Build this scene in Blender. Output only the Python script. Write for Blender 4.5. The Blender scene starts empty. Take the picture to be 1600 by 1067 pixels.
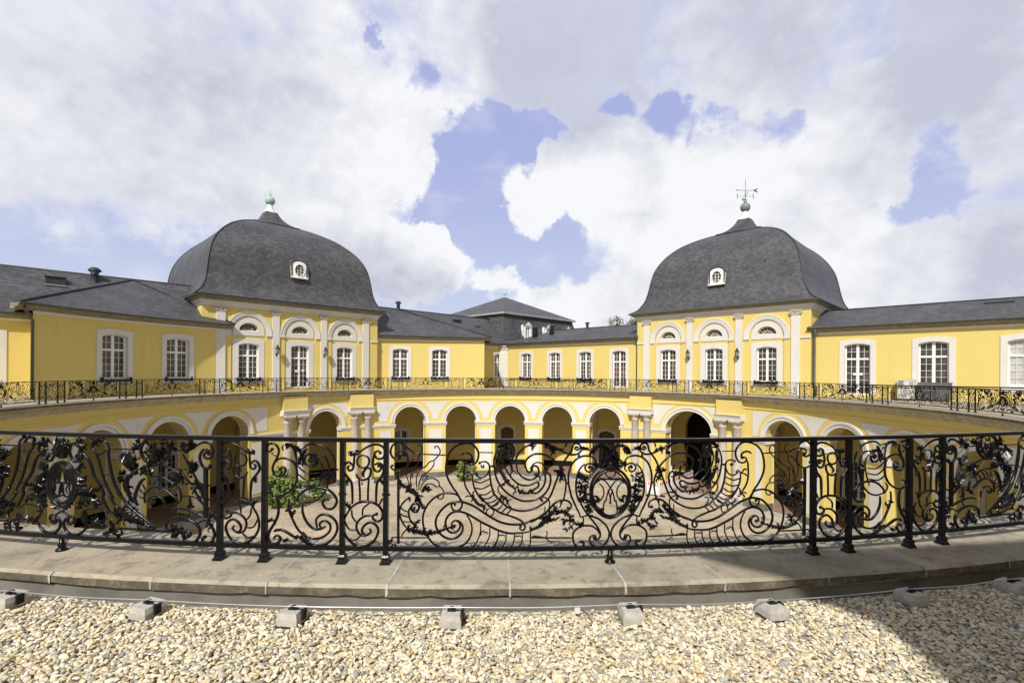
import bpy, math, random
import numpy as np
from mathutils import Vector, Matrix
R_ = math.radians
random.seed(7)
rng = np.random.default_rng(11)
scene = bpy.context.scene
COL = scene.collection

# ------------------------------------------------------------------ camera
EYE = 1.535
cd = bpy.data.cameras.new('camera'); cam = bpy.data.objects.new('camera', cd); COL.objects.link(cam)
cam.location = (0, 0, EYE); cam.rotation_euler = (R_(90), -0.0065, 0)
cd.sensor_width = 36; cd.lens = 764.5 / 1600 * 36; cd.shift_y = 47.7 / 1600
cd.clip_start = 0.05; cd.clip_end = 3000
scene.camera = cam

# ------------------------------------------------------------------ sun, sky, exposure
SUN_AZ, SUN_EL = 15.0, 44.0          # shadows run away from the camera, 15 deg to the right
az, el = R_(SUN_AZ), R_(SUN_EL)
sd = bpy.data.lights.new('sun', 'SUN'); so = bpy.data.objects.new('sun', sd); COL.objects.link(so)
sd.energy = 4.75; sd.angle = R_(0.9); sd.color = (1.0, 0.95, 0.87)
so.rotation_euler = Vector((math.sin(az) * math.cos(el), math.cos(az) * math.cos(el), -math.sin(el))).to_track_quat('-Z', 'Y').to_euler()
so.location = (-10, -40, 40)
scene.view_settings.view_transform = 'Standard'; scene.view_settings.look = 'None'
scene.view_settings.exposure = 0.0; scene.view_settings.gamma = 1.0
scene.cycles.max_bounces = 6

class NT:
    """tiny node-tree helper"""
    def __init__(s, tree): s.t = tree; s.n = tree.nodes; s.l = tree.links
    def a(s, kind, ins=None, **props):
        nd = s.n.new(kind)
        for k, v in props.items(): setattr(nd, k, v)
        for k, v in (ins or {}).items():
            sock = nd.inputs[k]
            if hasattr(v, 'is_linked') or isinstance(v, bpy.types.NodeSocket): s.l.new(v, sock)
            else: sock.default_value = v
        return nd
    def math(s, op, x, y=0.0, clamp=False):
        nd = s.a('ShaderNodeMath', {0: x, 1: y}, operation=op); nd.use_clamp = clamp; return nd.outputs[0]
    def mix(s, f, c1, c2, mode='MIX'):
        nd = s.a('ShaderNodeMixRGB', {0: f, 1: c1, 2: c2}, blend_type=mode); return nd.outputs[0]
    def noise(s, vec, scale, detail=4, rough=.55, dist=0):
        nd = s.a('ShaderNodeTexNoise', {'Scale': scale, 'Detail': detail, 'Roughness': rough, 'Distortion': dist})
        if vec is not None: s.l.new(vec, nd.inputs['Vector'])
        return nd.outputs[0]
    def ramp(s, f, stops, mode='LINEAR'):
        nd = s.a('ShaderNodeValToRGB', {0: f}); r = nd.color_ramp; r.interpolation = mode
        while len(r.elements) < len(stops): r.elements.new(.5)
        for e, (p, c) in zip(r.elements, stops):
            e.position = p; e.color = (*c, 1) if len(c) == 3 else c
        return nd.outputs[0]
    def rng(s, v, a, b, c=0.0, d=1.0, smooth=True):
        nd = s.a('ShaderNodeMapRange', {0: v, 1: a, 2: b, 3: c, 4: d}, interpolation_type='SMOOTHSTEP' if smooth else 'LINEAR')
        return nd.outputs[0]

def pix(x, y):      # viewing direction of a point of the sky seen at (x, y)
    return Vector(((x - 800) / 764.5, 1, (581 - y) / 764.5)).normalized()

world = bpy.data.worlds.new('World'); scene.world = world; world.use_nodes = True
g = NT(world.node_tree); g.n.clear()
sky = g.a('ShaderNodeTexSky', sky_type='NISHITA', sun_disc=False, sun_elevation=el, sun_rotation=R_(180 + SUN_AZ), air_density=1.0, dust_density=1.0, ozone_density=1.2)
tc = g.a('ShaderNodeTexCoord').outputs['Generated']
sep = g.a('ShaderNodeSeparateXYZ', {0: tc})
zz = g.math('ADD', g.math('MAXIMUM', sep.outputs[2], 0.0), 0.16)
pl = g.a('ShaderNodeCombineXYZ', {0: g.math('DIVIDE', sep.outputs[0], zz), 1: g.math('DIVIDE', sep.outputs[1], zz), 2: 0.0}).outputs[0]
def vwarp(vec, scale, detail, amt, rough=.6):
    n = g.a('ShaderNodeTexNoise', {'Vector': vec, 'Scale': scale, 'Detail': detail, 'Roughness': rough}).outputs[1]
    c = g.a('ShaderNodeVectorMath', {0: n, 1: (.5, .5, .5)}, operation='SUBTRACT').outputs[0]
    return g.a('ShaderNodeVectorMath', {0: vec, 1: g.a('ShaderNodeVectorMath', {0: c, 3: amt}, operation='SCALE').outputs[0]}, operation='ADD').outputs[0]
dirw = g.a('ShaderNodeVectorMath', {0: vwarp(tc, 5.5, 6.0, .26, .62)}, operation='NORMALIZE').outputs[0]
dirs = g.a('ShaderNodeVectorMath', {0: vwarp(tc, 3.0, 6.0, .20, .55)}, operation='NORMALIZE').outputs[0]
def blobs(lst, vec, i0=.35, i1=1.35, k=1.0):
    acc = None
    for x, y, r, w in lst:      # r: angular radius in px of the photo
        d = pix(x, y)
        sc = 764.5 * (1 + ((x - 800) / 764.5) ** 2 + ((581 - y) / 764.5) ** 2) ** .5
        dt = g.a('ShaderNodeVectorMath', {0: vec, 1: d}, operation='DOT_PRODUCT').outputs['Value']
        v = g.math('MULTIPLY', g.rng(dt, math.cos(i1 * r / sc), math.cos(i0 * r / sc)), w * k)
        acc = v if acc is None else g.math('ADD', acc, v)
    return acc
zel = g.math('SUBTRACT', sep.outputs[2], g.math('MULTIPLY', sep.outputs[0], -.05))
base = g.rng(sep.outputs[2], .20, .36, -.10, .34)
# unseen sky behind the camera emptied of cloud to lower the fill light
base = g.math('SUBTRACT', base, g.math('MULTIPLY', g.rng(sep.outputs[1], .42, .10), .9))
C1 = blobs([(875, 478, 85, .8), (970, 468, 55, .6), (800, 492, 45, .4), (640, 412, 62, .85), (592, 425, 42, .5), (555, 365, 50, .45), (757, 420, 36, .8), (688, 384, 32, .55),
            (1040, 330, 120, .65), (1180, 300, 150, .5), (950, 340, 70, .6), (870, 290, 42, .85), (815, 322, 34, .7), (925, 262, 40, .35), (1000, 250, 50, .3), (1370, 320, 170, .4), (1500, 370, 110, .2), (1420, 445, 90, .45), (1570, 430, 90, .45), (1340, 478, 60, .5), (1490, 480, 80, .4), (1250, 390, 110, .3),
            (470, 300, 160, .42), (620, 235, 75, .45), (150, 265, 190, .40), (330, 285, 140, .3), (20, 300, 90, .2),
            (738, 236, 58, -.8), (690, 318, 42, -.6), (842, 222, 46, -.72), (785, 205, 40, -.5), (640, 338, 40, -.4), (968, 214, 40, -.5), (1050, 210, 40, -.75), (1120, 214, 34, -.65), (1200, 206, 40, -.6), (1485, 265, 55, -.6), (1440, 300, 40, -.3), (1395, 335, 40, -.35),
            (745, 345, 55, -.65), (840, 392, 56, -.8), (930, 408, 46, -.6), (775, 380, 40, -.5), (120, 398, 120, -.3), (330, 392, 110, -.3), (-60, 398, 110, -.3), (575, 42, 16, -.3), (640, 120, 24, -.25), (1560, 330, 60, -.3), (1330, 60, 40, -.12)], dirw)
def up(vec, dx, dz): return g.a('ShaderNodeVectorMath', {0: vec, 1: (dx, 0, dz)}, operation='ADD').outputs[0]
sq = g.a('ShaderNodeVectorMath', {0: vwarp(tc, 2.6, 3, .10), 1: (1.0, 1.0, 1.7)}, operation='MULTIPLY').outputs[0]
n1 = g.noise(tc, 3.0, 3, .55); n4 = g.noise(sq, 5.5, 6, .58); n2 = g.noise(tc, 15.0, 5, .60)
n4u = g.noise(up(sq, -.012, .075), 5.5, 6, .58); n2u = g.noise(up(tc, -.005, .022), 15.0, 5, .60)
dens = g.math('ADD', g.math('ADD', base, C1), g.math('ADD', g.math('ADD', g.math('MULTIPLY', g.math('SUBTRACT', n1, .5), .3), g.math('MULTIPLY', g.math('SUBTRACT', n4, .5), 1.0)), g.math('MULTIPLY', g.math('SUBTRACT', n2, .5), .6)))
mask = g.rng(dens, -.08, .46)
mask = g.math('MAXIMUM', mask, g.math('MULTIPLY', g.rng(n4, .50, .80), .5))
SH = blobs([(240, 170, 250, .55), (420, 270, 160, .28), (330, 20, 200, .25), (780, 40, 170, .35), (1000, 85, 170, 1.0), (930, 120, 110, .6), (800, 50, 160, .5), (860, 300, 70, -.7), (930, 250, 60, -.5), (1500, 40, 280, .8), (1330, 30, 170, .5), (1590, 120, 160, .5), (60, 330, 60, .2), (640, 440, 55, 1.0), (590, 430, 45, .6), (960, 472, 42, .7), (1570, 415, 70, .8), (1450, 420, 60, .4),
            (1190, 140, 110, -.6), (650, 130, 130, -.4), (560, 230, 110, -.2), (100, 60, 160, .05), (850, 440, 70, -.5), (665, 365, 40, -.6), (755, 410, 45, -.6), (1040, 310, 120, -.4), (1230, 310, 140, -.3)], dirs, .05, 1.75, .72)
relief = g.math('ADD', g.math('MULTIPLY', g.math('SUBTRACT', n4u, n4), 1.5), g.math('MULTIPLY', g.math('SUBTRACT', n2u, n2), .9))
shade = g.math('ADD', g.math('MULTIPLY', SH, g.rng(n4, .28, .66, .25, 1.1)), g.math('ADD', relief, .10), clamp=True)
shade = g.math('MULTIPLY', shade, g.rng(dens, .05, .5, .45, 1.0))
ccol = g.mix(shade, (.93, .94, .97, 1), (.57, .59, .70, 1))
skyc = g.mix(.42, g.mix(1.0, sky.outputs[0], (.085, .085, .085, 1), 'MULTIPLY'), (.78, .70, .60, 1))     # unseen sky behind the camera tinted warm to lift the fill light
veil = g.rng(sep.outputs[1], .0, .5, .06, .74)    # thin high haze whitens the blue in front
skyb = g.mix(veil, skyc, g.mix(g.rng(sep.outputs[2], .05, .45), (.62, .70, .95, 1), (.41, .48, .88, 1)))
# unseen sky overhead and at the sides dimmed to cut the fill light
hl = g.math('SQRT', g.math('SUBTRACT', 1.0001, g.math('MULTIPLY', sep.outputs[2], sep.outputs[2])))
azc = g.math('DIVIDE', sep.outputs[1], hl)
fill_dim = g.math('MULTIPLY', g.rng(sep.outputs[2], .625, .76, 1.0, .26), g.rng(azc, .42, .66, .34, 1.0))
col = g.mix(mask, skyb, g.mix(1.0, ccol, g.a('ShaderNodeCombineXYZ', {0: fill_dim, 1: fill_dim, 2: fill_dim}).outputs[0], 'MULTIPLY'))
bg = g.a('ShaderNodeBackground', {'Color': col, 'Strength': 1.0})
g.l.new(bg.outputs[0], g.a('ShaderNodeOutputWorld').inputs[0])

# ------------------------------------------------------------------ materials
def mat(name, rough=.7, spec=.3, metal=0.0):
    m = bpy.data.materials.new(name); m.use_nodes = True
    t = NT(m.node_tree); b = m.node_tree.nodes['Principled BSDF']
    b.inputs['Roughness'].default_value = rough; b.inputs['Specular IOR Level'].default_value = spec; b.inputs['Metallic'].default_value = metal
    return m, t, b
def plain(name, c, rough=.7, spec=.3, metal=0.0, var=.18, scale=3.0, bump=0.0, bscale=40.0):
    m, t, b = mat(name, rough, spec, metal)
    pos = t.a('ShaderNodeNewGeometry').outputs['Position']
    n = t.noise(pos, scale, 6, .6)
    f = t.rng(n, .3, .7, 1 - var, 1 + var * .6, False)
    cc = t.mix(1.0, (*c, 1), t.a('ShaderNodeCombineXYZ', {0: f, 1: f, 2: f}).outputs[0], 'MULTIPLY')
    t.l.new(cc, b.inputs['Base Color'])
    if bump:
        bn = t.a('ShaderNodeBump', {'Strength': bump, 'Distance': .02, 'Height': t.noise(pos, bscale, 4)})
        t.l.new(bn.outputs[0], b.inputs['Normal'])
    return m
YEL = (.68, .545, .185)
M = {}
def plaster(name, c, streak):
    m, t, b = mat(name, .85, .15)
    pos = t.a('ShaderNodeNewGeometry').outputs['Position']
    st = t.a('ShaderNodeVectorMath', {0: pos, 1: (2.2, 2.2, .35)}, operation='MULTIPLY').outputs[0]
    n = t.noise(pos, .7, 6, .6); n2 = t.noise(st, 1.3, 5, .6)
    k = t.math('ADD', t.math('MULTIPLY', n, .5), t.math('MULTIPLY', n2, .5))
    dirt = t.rng(k, .5, .75, 0, streak)
    cc = t.mix(dirt, (*c, 1), (c[0] * .72, c[1] * .70, c[2] * .75, 1))
    t.l.new(cc, b.inputs['Base Color'])
    t.l.new(t.a('ShaderNodeBump', {'Strength': .15, 'Distance': .01, 'Height': t.noise(pos, 30, 5)}).outputs[0], b.inputs['Normal'])
    return m
M['yellow'] = plaster('yellow_plaster', YEL, .35)
M['white'] = plaster('white_trim', (.66, .64, .605), .5)
M['wood'] = plain('white_window_paint', (.84, .83, .80), .4, .4, var=.05)
M['iron'] = plain('black_iron_paint', (.004, .004, .005), .19, .26, var=.3, scale=30, bump=.10, bscale=120)
M['zinc'] = plain('zinc_sheet', (.16, .165, .17), .5, .4, .3)
M['vent'] = plain('dark_vent_metal', (.045, .055, .065), .45, .4, .3)
M['gutter'] = plain('patinated_gutter', (.10, .105, .085), .6, .3)
M['stone'] = plain('sandstone', (.40, .355, .285), .85, .2, var=.3, scale=4, bump=.3)
M['column'] = plain('column_stone', (.52, .47, .40), .8, .2, var=.22, scale=5, bump=.2)
M['cornice'] = plain('weathered_cornice', (.26, .225, .165), .85, .2, var=.3, scale=2.5, bump=.2)
M['plinth'] = plain('grey_plinth', (.155, .148, .130), .85, .2, var=.35, scale=2.5, bump=.2)
M['mould'] = plain('pale_stone_moulding', (.50, .44, .32), .85, .2, var=.3)
M['roofcornice'] = plain('painted_roof_cornice', (.42, .41, .39), .7, .3)
M['patina'] = plain('copper_patina', (.40, .56, .47), .55, .4, var=.25, scale=6)
M['patina_dark'] = plain('dark_copper_patina', (.20, .26, .225), .55, .4, var=.25, scale=6)
M['whitestone'] = plain('white_pedestal', (.80, .81, .78), .7, .3, var=.1)
M['dark'] = plain('shade_and_plinth_black', (.012, .010, .009), .9, .1)  # black for painted shade in gap and passage, and for the gallery plinth
M['concrete'] = plain('concrete_block_grey', (.50, .48, .43), .9, .2, var=.2, scale=25, bump=.4, bscale=150)
M['cable'] = plain('aluminium_cable', (.62, .63, .64), .35, .5, .8, var=.1)
M['lamp'] = plain('lamp_metal', (.05, .055, .05), .5, .4, .4)
M['lampglass'] = plain('lamp_glass', (.30, .32, .30), .1, .6, var=.1)
M['red'] = plain('red_reflective', (.62, .035, .03), .5, .4, var=.1)
M['bwhite'] = plain('barrier_white', (.80, .78, .76), .5, .4, var=.1)
M['rubber'] = plain('black_rubber', (.02, .02, .02), .8, .2)
M['acbox'] = plain('grey_white_sheet', (.62, .62, .58), .5, .4, var=.08)
M['sheet'] = plain('grey_metal_sheet', (.17, .165, .16), .55, .4, .3, var=.15)
M['bark'] = plain('bark', (.08, .06, .045), .9, .1, bump=.4)
M['door'] = plain('door_panel', (.13, .085, .045), .6, .3)
# slate: courses of slabs laid on the UVs (metres)
def slate():
    m, t, b = mat('slate_roof', .52, .45)
    uv = t.a('ShaderNodeTexCoord').outputs['UV']
    br = t.a('ShaderNodeTexBrick', {'Vector': uv, 'Color1': (0, 0, 0, 1), 'Color2': (1, 1, 1, 1), 'Mortar': (0, 0, 0, 1), 'Scale': 1.0, 'Mortar Size': .007, 'Mortar Smooth': .3, 'Bias': 0.0, 'Brick Width': .27, 'Row Height': .20})
    pos = t.a('ShaderNodeNewGeometry').outputs['Position']
    n = t.noise(pos, .6, 6, .6)
    v = t.math('ADD', t.math('MULTIPLY', br.outputs[0], .42), t.math('MULTIPLY', n, .92))
    cc = t.ramp(v, [(.2, (.036, .037, .042)), (.6, (.070, .071, .079)), (1.0, (.125, .126, .135))])
    cc = t.mix(t.math('MULTIPLY', br.outputs[1], .6), cc, (.016, .016, .018, 1))
    su = t.a('ShaderNodeSeparateXYZ', {0: uv}).outputs[1]
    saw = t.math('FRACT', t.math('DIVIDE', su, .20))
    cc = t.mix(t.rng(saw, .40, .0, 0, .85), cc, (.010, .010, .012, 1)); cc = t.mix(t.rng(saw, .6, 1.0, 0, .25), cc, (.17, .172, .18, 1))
    t.l.new(cc, b.inputs['Base Color'])
    hgt = t.math('ADD', t.math('MULTIPLY', saw, -.6), t.math('MULTIPLY', br.outputs[0], .35))
    t.l.new(t.a('ShaderNodeBump', {'Strength': .55, 'Distance': .03, 'Height': hgt}).outputs[0], b.inputs['Normal'])
    return m
M['slate'] = slate()
def glass():
    m, t, b = mat('window_glass', .06, .6)
    pos = t.a('ShaderNodeNewGeometry').outputs['Position']
    n = t.noise(pos, 1.1, 3)
    t.l.new(t.ramp(n, [(.35, (.022, .019, .017)), (.62, (.075, .068, .06)), (.72, (.15, .13, .11))]), b.inputs['Base Color'])
    t.l.new(t.a('ShaderNodeBump', {'Strength': .04, 'Distance': .02, 'Height': t.noise(pos, 5, 2)}).outputs[0], b.inputs['Normal'])
    return m
M['glass'] = glass()
M['blind'] = plain('pale_blind_behind_glass', (.50, .50, .47), .25, .5, var=.2, scale=2)
M['redcurtain'] = plain('red_poster_behind_glass', (.25, .03, .03), .3, .5, var=.3)
def coping_mat():
    m, t, b = mat('coping_sandstone', .82, .25)
    gm = t.a('ShaderNodeNewGeometry'); pos = gm.outputs['Position']; isl = gm.outputs['Random Per Island']
    n = t.noise(pos, 1.7, 9, .68, .8); p2 = t.noise(pos, 5.5, 8, .7, .5); f = t.noise(pos, 22, 6, .7); r = t.noise(pos, 80, 3, .6)
    c = t.ramp(n, [(.32, (.17, .150, .112)), (.44, (.285, .250, .185)), (.54, (.365, .325, .240)), (.66, (.43, .375, .27))])
    c = t.mix(.40, c, t.ramp(isl, [(0, (.27, .245, .19)), (.35, (.42, .36, .26)), (.7, (.33, .305, .245)), (1, (.40, .375, .30))]))
    c = t.mix(t.rng(p2, .50, .36, 0, .55), c, (.13, .118, .092, 1))
    c = t.mix(t.rng(p2, .58, .70, 0, .45), c, (.47, .42, .32, 1))
    c = t.mix(t.rng(f, .58, .70, 0, .35), c, (.50, .45, .35, 1))
    c = t.mix(t.rng(f, .44, .30, 0, .6), c, (.10, .092, .075, 1))
    wh = t.rng(t.noise(pos, 6.0, 7, .75, 1.4), .67, .73); c = t.mix(t.math('MULTIPLY', wh, .45), c, (.58, .54, .46, 1))
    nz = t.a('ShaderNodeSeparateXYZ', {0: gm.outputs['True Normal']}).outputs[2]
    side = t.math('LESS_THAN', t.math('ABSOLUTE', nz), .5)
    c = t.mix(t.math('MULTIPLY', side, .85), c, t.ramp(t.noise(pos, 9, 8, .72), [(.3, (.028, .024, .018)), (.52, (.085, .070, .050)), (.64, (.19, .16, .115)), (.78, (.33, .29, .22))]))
    t.l.new(c, b.inputs['Base Color'])
    hh = t.math('ADD', t.math('MULTIPLY', f, .6), t.math('ADD', t.math('MULTIPLY', r, .3), t.math('MULTIPLY', p2, .5)))
    t.l.new(t.a('ShaderNodeBump', {'Strength': .6, 'Distance': .014, 'Height': hh}).outputs[0], b.inputs['Normal'])
    return m
M['coping'] = coping_mat()
M['lead'] = plain('pale_mortar_joint', (.42, .41, .385), .8, .2, var=.35, scale=14)
def pebbles():
    m, t, b = mat('pebbles', .6, .35)
    gm = t.a('ShaderNodeNewGeometry'); isl = gm.outputs['Random Per Island']
    c = t.ramp(isl, [(0, (.72, .65, .50)), (.16, (.80, .75, .63)), (.32, (.66, .57, .41)), (.40, (.50, .48, .43)), (.51, (.74, .66, .49)), (.60, (.37, .36, .335)), (.69, (.72, .66, .56)), (.77, (.60, .45, .25)), (.815, (.30, .295, .29)), (.85, (.75, .71, .63)), (.925, (.44, .32, .21)), (.945, (.84, .81, .73))], 'CONSTANT')
    pos = gm.outputs['Position']
    n = t.noise(pos, 60, 5, .65)
    f = t.rng(n, .3, .7, .66, 1.10, False)
    c = t.mix(1.0, c, t.a('ShaderNodeCombineXYZ', {0: f, 1: t.math('MULTIPLY', f, .98), 2: t.math('MULTIPLY', f, .89)}).outputs[0], 'MULTIPLY')
    t.l.new(c, b.inputs['Base Color'])
    t.l.new(t.a('ShaderNodeBump', {'Strength': .3, 'Distance': .006, 'Height': n}).outputs[0], b.inputs['Normal'])
    return m
M['pebbles'] = pebbles()
def gravel_base():
    m, t, b = mat('gravel_bed', .9, .1)
    pos = t.a('ShaderNodeNewGeometry').outputs['Position']
    v = t.a('ShaderNodeTexVoronoi', {'Vector': pos, 'Scale': 22.0})
    c = t.ramp(t.a('ShaderNodeSeparateXYZ', {0: v.outputs['Color']}).outputs[0], [(0, (.20, .17, .12)), (.4, (.42, .36, .26)), (.7, (.55, .49, .38)), (1, (.30, .28, .25))])
    t.l.new(c, b.inputs['Base Color'])
    t.l.new(t.a('ShaderNodeBump', {'Strength': 1.0, 'Distance': .03, 'Height': t.math('SUBTRACT', 1.0, v.outputs['Distance'])}).outputs[0], b.inputs['Normal'])
    return m
M['gravelbed'] = gravel_base()
def paving():
    m, t, b = mat('courtyard_setts', .85, .2)
    pos = t.a('ShaderNodeNewGeometry').outputs['Position']
    rel = t.a('ShaderNodeVectorMath', {0: pos, 1: (-.71, 23.96, 0)}, operation='SUBTRACT').outputs[0]
    br = t.a('ShaderNodeTexBrick', {'Vector': rel, 'Color1': (.2, .2, .2, 1), 'Color2': (1, 1, 1, 1), 'Mortar': (0, 0, 0, 1), 'Scale': 1.0, 'Mortar Size': .012, 'Brick Width': .22, 'Row Height': .15})
    n = t.noise(rel, .35, 7, .62, .4); st = t.a('ShaderNodeVectorMath', {0: rel, 1: (.12, .9, 1)}, operation='MULTIPLY').outputs[0]
    n2 = t.noise(st, 1.0, 6, .6, .3)
    c = t.ramp(n, [(.3, (.30, .255, .19)), (.45, (.44, .37, .27)), (.58, (.52, .44, .33)), (.72, (.46, .42, .35))])
    c = t.mix(t.rng(n2, .55, .68, 0, .6), c, (.27, .25, .185, 1))
    c = t.mix(t.rng(n2, .42, .34, 0, .5), c, (.56, .40, .28, 1))
    c = t.mix(t.rng(t.noise(rel, .9, 5, .6), .62, .72, 0, .55), c, (.20, .215, .10, 1))
    fv = t.a('ShaderNodeSeparateXYZ', {0: br.outputs[0]}).outputs[0]
    k = t.rng(fv, 0, 1, .72, 1.1, False)
    c = t.mix(1.0, c, t.a('ShaderNodeCombineXYZ', {0: k, 1: k, 2: k}).outputs[0], 'MULTIPLY')
    t.l.new(c, b.inputs['Base Color'])
    t.l.new(t.a('ShaderNodeBump', {'Strength': .3, 'Distance': .02, 'Height': fv}).outputs[0], b.inputs['Normal'])
    return m
M['paving'] = paving()
M['walk'] = plain('stone_flags', (.44, .41, .36), .85, .2, var=.25, scale=1.2)
M['tile'] = plain('gallery_floor_tiles', (.30, .20, .155), .7, .3, var=.3)
M['lawn'] = plain('lawn_grass', (.05, .09, .025), .95, .1, var=.4, scale=.4)
def leafmat(name, c1, c2):
    m, t, b = mat(name, .55, .35)
    gm = t.a('ShaderNodeNewGeometry')
    t.l.new(t.ramp(gm.outputs['Random Per Island'], [(0, c1), (1, c2)]), b.inputs['Base Color'])
    b.inputs['Transmission Weight'].default_value = 0.0
    return m
M['leaf'] = leafmat('shrub_leaf', (.035, .075, .016), (.20, .27, .05))
M['treeleaf'] = leafmat('tree_leaf', (.05, .08, .016), (.13, .15, .035))

# ------------------------------------------------------------------ mesh building
class MB:
    def __init__(s): s.v = []; s.f = []; s.uv = []; s.sm = []
    def face(s, pts, uv=None, smooth=False):
        i = len(s.v); s.v += [tuple(p) for p in pts]; s.f.append(tuple(range(i, i + len(pts)))); s.uv.append(uv); s.sm.append(smooth)
    def raw(s, vs, fs, smooth=True):
        i = len(s.v); s.v += [tuple(p) for p in vs]
        for q in fs: s.f.append(tuple(i + k for k in q)); s.uv.append(None); s.sm.append(smooth)
    def build(s, name, m, parent=None):
        me = bpy.data.meshes.new(name); me.from_pydata(s.v, [], s.f); me.materials.append(m)
        me.polygons.foreach_set('use_smooth', s.sm)
        if any(u is not None for u in s.uv):
            L = me.uv_layers.new(name='UVMap'); dat = []
            for fc, u in zip(s.f, s.uv): dat += [c for w in (u if u is not None else [(0, 0)] * len(fc)) for c in w]
            L.data.foreach_set('uv', dat)
        me.update()
        o = bpy.data.objects.new(name, me); COL.objects.link(o)
        if parent is not None: o.parent = parent
        return o
def tag(o, label=None, cat=None, group=None, kind=None):
    if label: o['label'] = label
    if cat: o['category'] = cat
    if group: o['group'] = group
    if kind: o['kind'] = kind
    return o
def thing(name, label, cat, loc=(0, 0, 0), rz=0.0, group=None):
    o = bpy.data.objects.new(name, None); COL.objects.link(o); o.location = loc; o.rotation_euler = (0, 0, rz); o.empty_display_size = .3
    return tag(o, label, cat, group)
def copy_tree(o, parent=None):
    c = o.copy(); COL.objects.link(c)
    if parent is not None: c.parent = parent
    for ch in [k for k in bpy.data.objects if k.parent == o]: copy_tree(ch, c)
    return c
def spline(pts, per=6, closed=False):
    P = [np.array(p, float) for p in pts]
    if len(P) < 3: return P
    out = []
    n = len(P)
    for i in range(n - 1):
        p0 = P[max(i - 1, 0)]; p1 = P[i]; p2 = P[i + 1]; p3 = P[min(i + 2, n - 1)]
        for k in range(per):
            t = k / per
            out.append(.5 * ((2 * p1) + (-p0 + p2) * t + (2 * p0 - 5 * p1 + 4 * p2 - p3) * t * t + (-p0 + 3 * p1 - 3 * p2 + p3) * t ** 3))
    out.append(P[-1]); return out
def tube(mb, pts, r, seg=6, taper=None, square=False, up=(0, 1, 0), ry=None):
    """sweep; r may be a list"""
    P = np.array([tuple(p) for p in pts], float); n = len(P)
    T = np.gradient(P, axis=0); T /= np.maximum(np.linalg.norm(T, axis=1, keepdims=True), 1e-9)
    upv = np.array(up, float)
    rs = r if hasattr(r, '__len__') else [r] * n
    vs = []; fs = []
    angs = [math.pi / 4 + k * math.pi / 2 for k in range(4)] if square else [2 * math.pi * k / seg for k in range(seg)]
    m = len(angs); q = math.sqrt(2) if square else 1.0
    for i in range(n):
        b = np.cross(T[i], upv); nb = np.linalg.norm(b)
        b = b / nb if nb > 1e-6 else np.array((1.0, 0, 0)); u = np.cross(b, T[i])
        for a in angs: vs.append(P[i] + (b * math.cos(a) + u * math.sin(a) * (ry or 1.0)) * rs[i] * q)
    for i in range(n - 1):
        for k in range(m): fs.append((i * m + k, i * m + (k + 1) % m, (i + 1) * m + (k + 1) % m, (i + 1) * m + k))
    fs.append(tuple(range(m - 1, -1, -1))); fs.append(tuple((n - 1) * m + k for k in range(m)))
    mb.raw(vs, fs, not square)
def lathe(mb, c, prof, seg=16, smooth=True):
    vs = []; fs = []
    for r, z in prof:
        for k in range(seg):
            a = 2 * math.pi * k / seg; vs.append((c[0] + r * math.cos(a), c[1] + r * math.sin(a), c[2] + z))
    for i in range(len(prof) - 1):
        for k in range(seg): fs.append((i * seg + k, i * seg + (k + 1) % seg, (i + 1) * seg + (k + 1) % seg, (i + 1) * seg + k))
    fs.append(tuple(range(seg - 1, -1, -1))); fs.append(tuple((len(prof) - 1) * seg + k for k in range(seg)))
    mb.raw(vs, fs, smooth)
def ball(mb, c, r, seg=8, rings=6, sc=(1, 1, 1)):
    vs = []; fs = []
    for i in range(rings + 1):
        th = math.pi * i / rings
        for k in range(seg):
            a = 2 * math.pi * k / seg
            vs.append((c[0] + r * sc[0] * math.sin(th) * math.cos(a), c[1] + r * sc[1] * math.sin(th) * math.sin(a), c[2] + r * sc[2] * math.cos(th)))
    for i in range(rings):
        for k in range(seg): fs.append((i * seg + k, (i + 1) * seg + k, (i + 1) * seg + (k + 1) % seg, i * seg + (k + 1) % seg))
    mb.raw(vs, fs, True)
def cbox(mb, x0, x1, y0, y1, z0, z1):
    box(mb, lambda s, d, z: (s, d, z), x0, x1, y0, y1, z0, z1)

# ------------------------------------------------------------------ the plan of the palace
CX, CY = -.71, 23.96                    # centre of the round court
AL = R_(44.45); E1 = np.array((math.sin(AL), math.cos(AL))); E2 = np.array((-math.cos(AL), math.sin(AL)))
def PQ(p, q, z=0.0): return (CX + p * E1[0] + q * E2[0], CY + p * E1[1] + q * E2[1], z)
def polar(psi, r, z=0.0): a = R_(psi); return (CX + r * math.sin(a), CY - r * math.cos(a), z)
def fr_left(q0):  return lambda s, d, z: PQ(s, q0 - d, z)           # s = p, runs to the right seen from the court
def fr_right(p0): return lambda s, d, z: PQ(p0 - d, -s, z)          # s = -q
def fr_arc(R, psi0):
    return lambda s, d, z: polar(psi0 - math.degrees(s / R), R - d, z)
def place(fr, s, d=0.0, z=0.0):
    o = Vector(fr(s, d, z)); x = (Vector(fr(s + .01, d, z)) - Vector(fr(s - .01, d, z))).normalized(); zz_ = Vector((0, 0, 1)); y = zz_.cross(x)
    return Matrix(((x.x, y.x, 0, o.x), (x.y, y.y, 0, o.y), (0, 0, 1, o.z), (0, 0, 0, 1)))   # local x right, y into the wall
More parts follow.
